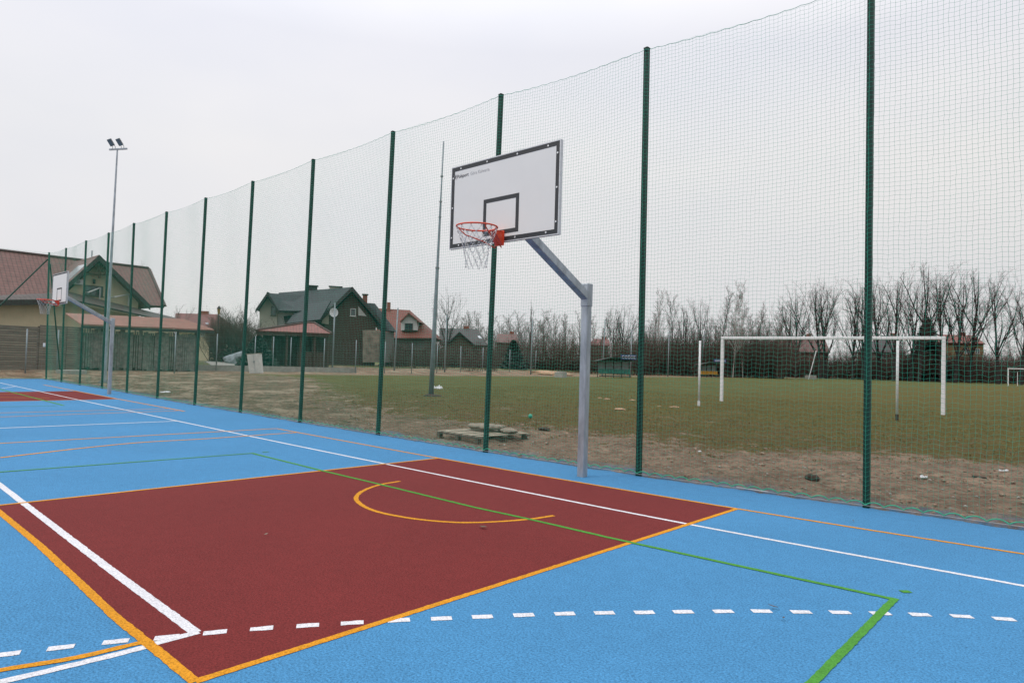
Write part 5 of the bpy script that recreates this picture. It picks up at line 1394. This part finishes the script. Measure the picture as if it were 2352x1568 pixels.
# leaning white pole inside goal mouth
a, b_ = COLD(1857, 105), None; b_ = AT(1875, 805, 105); mb = MB(); mb.tube([a, b_], .07, 6); tag(mb.build('leaning_pole', M['goal']), 'thin leaning white pole far behind the goal mouth', 'pole')
def scrap(px, py, lx, ly, lz, m_, name, lab, cat, seed, group=None):
    g = GT(px, py); mb = MB(); n = 9; rn = random.Random(seed); an = rn.uniform(0, 3)
    for i in range(n):
        for j in range(n):
            a, b2 = (i/(n-1)-.5), (j/(n-1)-.5); w_ = 1-.5*(a*a+b2*b2)*2
            z = abs(noise.fractal(Vector((a*4+seed, b2*4, 0)), 1, 2, 3))*lz*1.6*w_+.012
            x_, y_ = a*lx*2*w_, b2*ly*2*w_; mb.v.append((g.x+x_*math.cos(an)-y_*math.sin(an), g.y+x_*math.sin(an)+y_*math.cos(an), g.z+z))
    for i in range(n-1):
        for j in range(n-1):
            k = i*n+j; mb.f.append((k, k+n, k+n+1, k+1)); mb.uv.append([(0, 0)]*4)
    o = mb.build(name, M[m_]); s_ = o.modifiers.new('thick', 'SOLIDIFY'); s_.thickness = .006; tag(o, lab, cat, group)
scrap(1006, 893, .26, .16, .17, 'plastic', 'plastic_bag', 'crumpled white plastic bag on the grass right of the leaning mast', 'bag', 3)
scrap(379, 901.5, .30, .12, .05, 'plastic', 'plastic_sheet', 'scrap of white sheet on the earth beyond the far left bays', 'litter', 5)
scrap(2122, 1098, .07, .05, .04, 'plastic', 'paper_scrap', 'crumpled white scrap on the earth right of the nearest post', 'litter', 7, 'litter on the earth strip')
scrap(2305, 1083, .09, .03, .03, 'plastic', 'paper_scrap', 'flat white scrap at the grass edge on the far right', 'litter', 8, 'litter on the earth strip')
scrap(1607, 1038, .04, .03, .02, 'plastic', 'paper_scrap', 'tiny white scrap between the two right posts', 'litter', 9, 'litter on the earth strip')
g = GT(164, 856.5); mb = MB(); mb.tube([g+Vector((0, 0, -.05)), g+Vector((0, 0, .16)), g+Vector((0, 0, .17))], [.75, .75, .62], 20, up=(1, 0, 0)); tag(mb.build('manhole_ring', M['concrete']), 'round pale concrete manhole cover beyond the far left posts', 'manhole')
g = GT(1218, 961); mb = MB(); rad = [.0]+[.055*math.sin(math.pi*i/8) for i in range(1, 8)]+[.0]; mb.tube([g+Vector((0, 0, .055-.055*math.cos(math.pi*i/8)+.001*i)) for i in range(9)], rad, 12, cap=False, up=(1, 0, 0)); tag(mb.build('green_ball', M['ball'], smooth=True), 'small green ball on the grass left of the hoop pole', 'ball')
# far flat sand patches are in the ground; leaves on the court
leaves = [(1110, 1208.5, .05), (611, 1225.5, .02), (1776, 1391, .03), (1800, 1417, .02), (1270, 1148, .015), (1960, 1195, .02)]
for i, (x, y, s_) in enumerate(leaves):
    g = G(x, y, .02); mb = MB(); an = i*1.7; u = Vector((math.cos(an), math.sin(an), 0))*s_; v = Vector((-u.y, u.x, 0))*.4
    mb.slab([g-u, g+v*.9+Vector((0, 0, .003)), g+u+Vector((0, 0, .006)), g-v], (0, 0, -.002))
    lab = ['dark twisted leaf on the red key below the orange arc', 'tiny pale leaf in the middle of the red key', 'small brown leaf above the dashed line on the right', 'tiny brown leaf just below the dashed line', 'speck of leaf at the upper red key', 'small dry leaf near the right corner of the red key'][i]
    tag(mb.build('dry_leaf', M['sack'] if i == 1 else M['woodm']), lab, 'leaf', 'dry leaves on the court')
# small stones scattered in the earth strip: uncountable
mb = MB(); rn = random.Random(2)
for k in range(2600):
    x = rn.uniform(-12, 7.5); y = edge_y(x)+rn.uniform(.08, 1)**1.2*4.2; r_ = rn.uniform(.006, .022) if rn.random() < .96 else rn.uniform(.025, .045)
    if noise.noise(Vector((x*1.6, y*2.2, 9))) < -.08: continue
    clod(mb, (x, y, TZ(x, y)+.004), r_, 1.2, 1, .7, k, 1)
tag(mb.build('soil_lumps', M['soil']), 'small lumps of soil strewn over the earth strip', None, None, 'stuff')
mb = MB()
for k in range(260):
    x = rn.uniform(-9, 7.5); y = edge_y(x)+rn.uniform(.12, 1)*3.; clod(mb, (x, y, TZ(x, y)+.006), rn.uniform(.006, .02), 1.2, 1, .7, k+7, 1)
tag(mb.build('pebbles', M['concrete']), 'pale pebbles scattered along the fence foot', None, None, 'stuff')

# tufts of grass along the ragged edge of the pitch: uncountable
def tufts(name, n, x0, x1, y0, y1, m_, seed, thr, hmax, lab):
    rr = np.random.RandomState(seed); V = []; k = 0; tries = 0
    while k < n and tries < n*6:
        tries += 1
        x = rr.uniform(x0, x1); y = y0+(y1-y0)*rr.uniform(0, 1)**1.5
        lim = 4.3+1.9*ss(.3, 3, x)+9*ss(-9, -32, x)
        pr = noise.fractal(Vector((x*.9, y*1.3, 4)), 1, 2, 4)+.8*noise.noise(Vector((x*5, y*5, 1)))
        if (y-lim)*.55+pr < thr: continue
        k += 1; z = TZ(x, y)-.01
        for _ in range(5):
            a = rr.uniform(0, 6.283); r_ = rr.uniform(0, .035); h = hmax*rr.uniform(.35, 1); wd = .0035+.003*rr.rand(); le = rr.uniform(.2, .9)*h; b2 = rr.uniform(0, 6.283)
            px_, py_ = x+math.cos(a)*r_, y+math.sin(a)*r_
            V += [(px_-wd*math.sin(b2), py_+wd*math.cos(b2), z), (px_+wd*math.sin(b2), py_-wd*math.cos(b2), z), (px_+math.cos(b2)*le, py_+math.sin(b2)*le, z+h)]
    V = np.array(V, np.float32); Fq = np.arange(len(V)).reshape(-1, 3)
    tag(np_mesh(name, V, Fq, m_), lab, None, None, 'stuff')
tufts('grass_tufts', 17000, -18, 10, 2.6, 22, mat('blade_olive', (.140, .120, .034), .9, 0, .3, 3, var2=(.22, .18, .06)), 1, -.15, .055, 'short olive grass growing in ragged tufts at the pitch edge')
tufts('dead_grass', 5000, -14, 9, 2.0, 9, mat('blade_straw', (.21, .145, .08), .9, 0, .4, 3), 2, -.55, .04, 'dead straw coloured grass between the soil and the pitch')
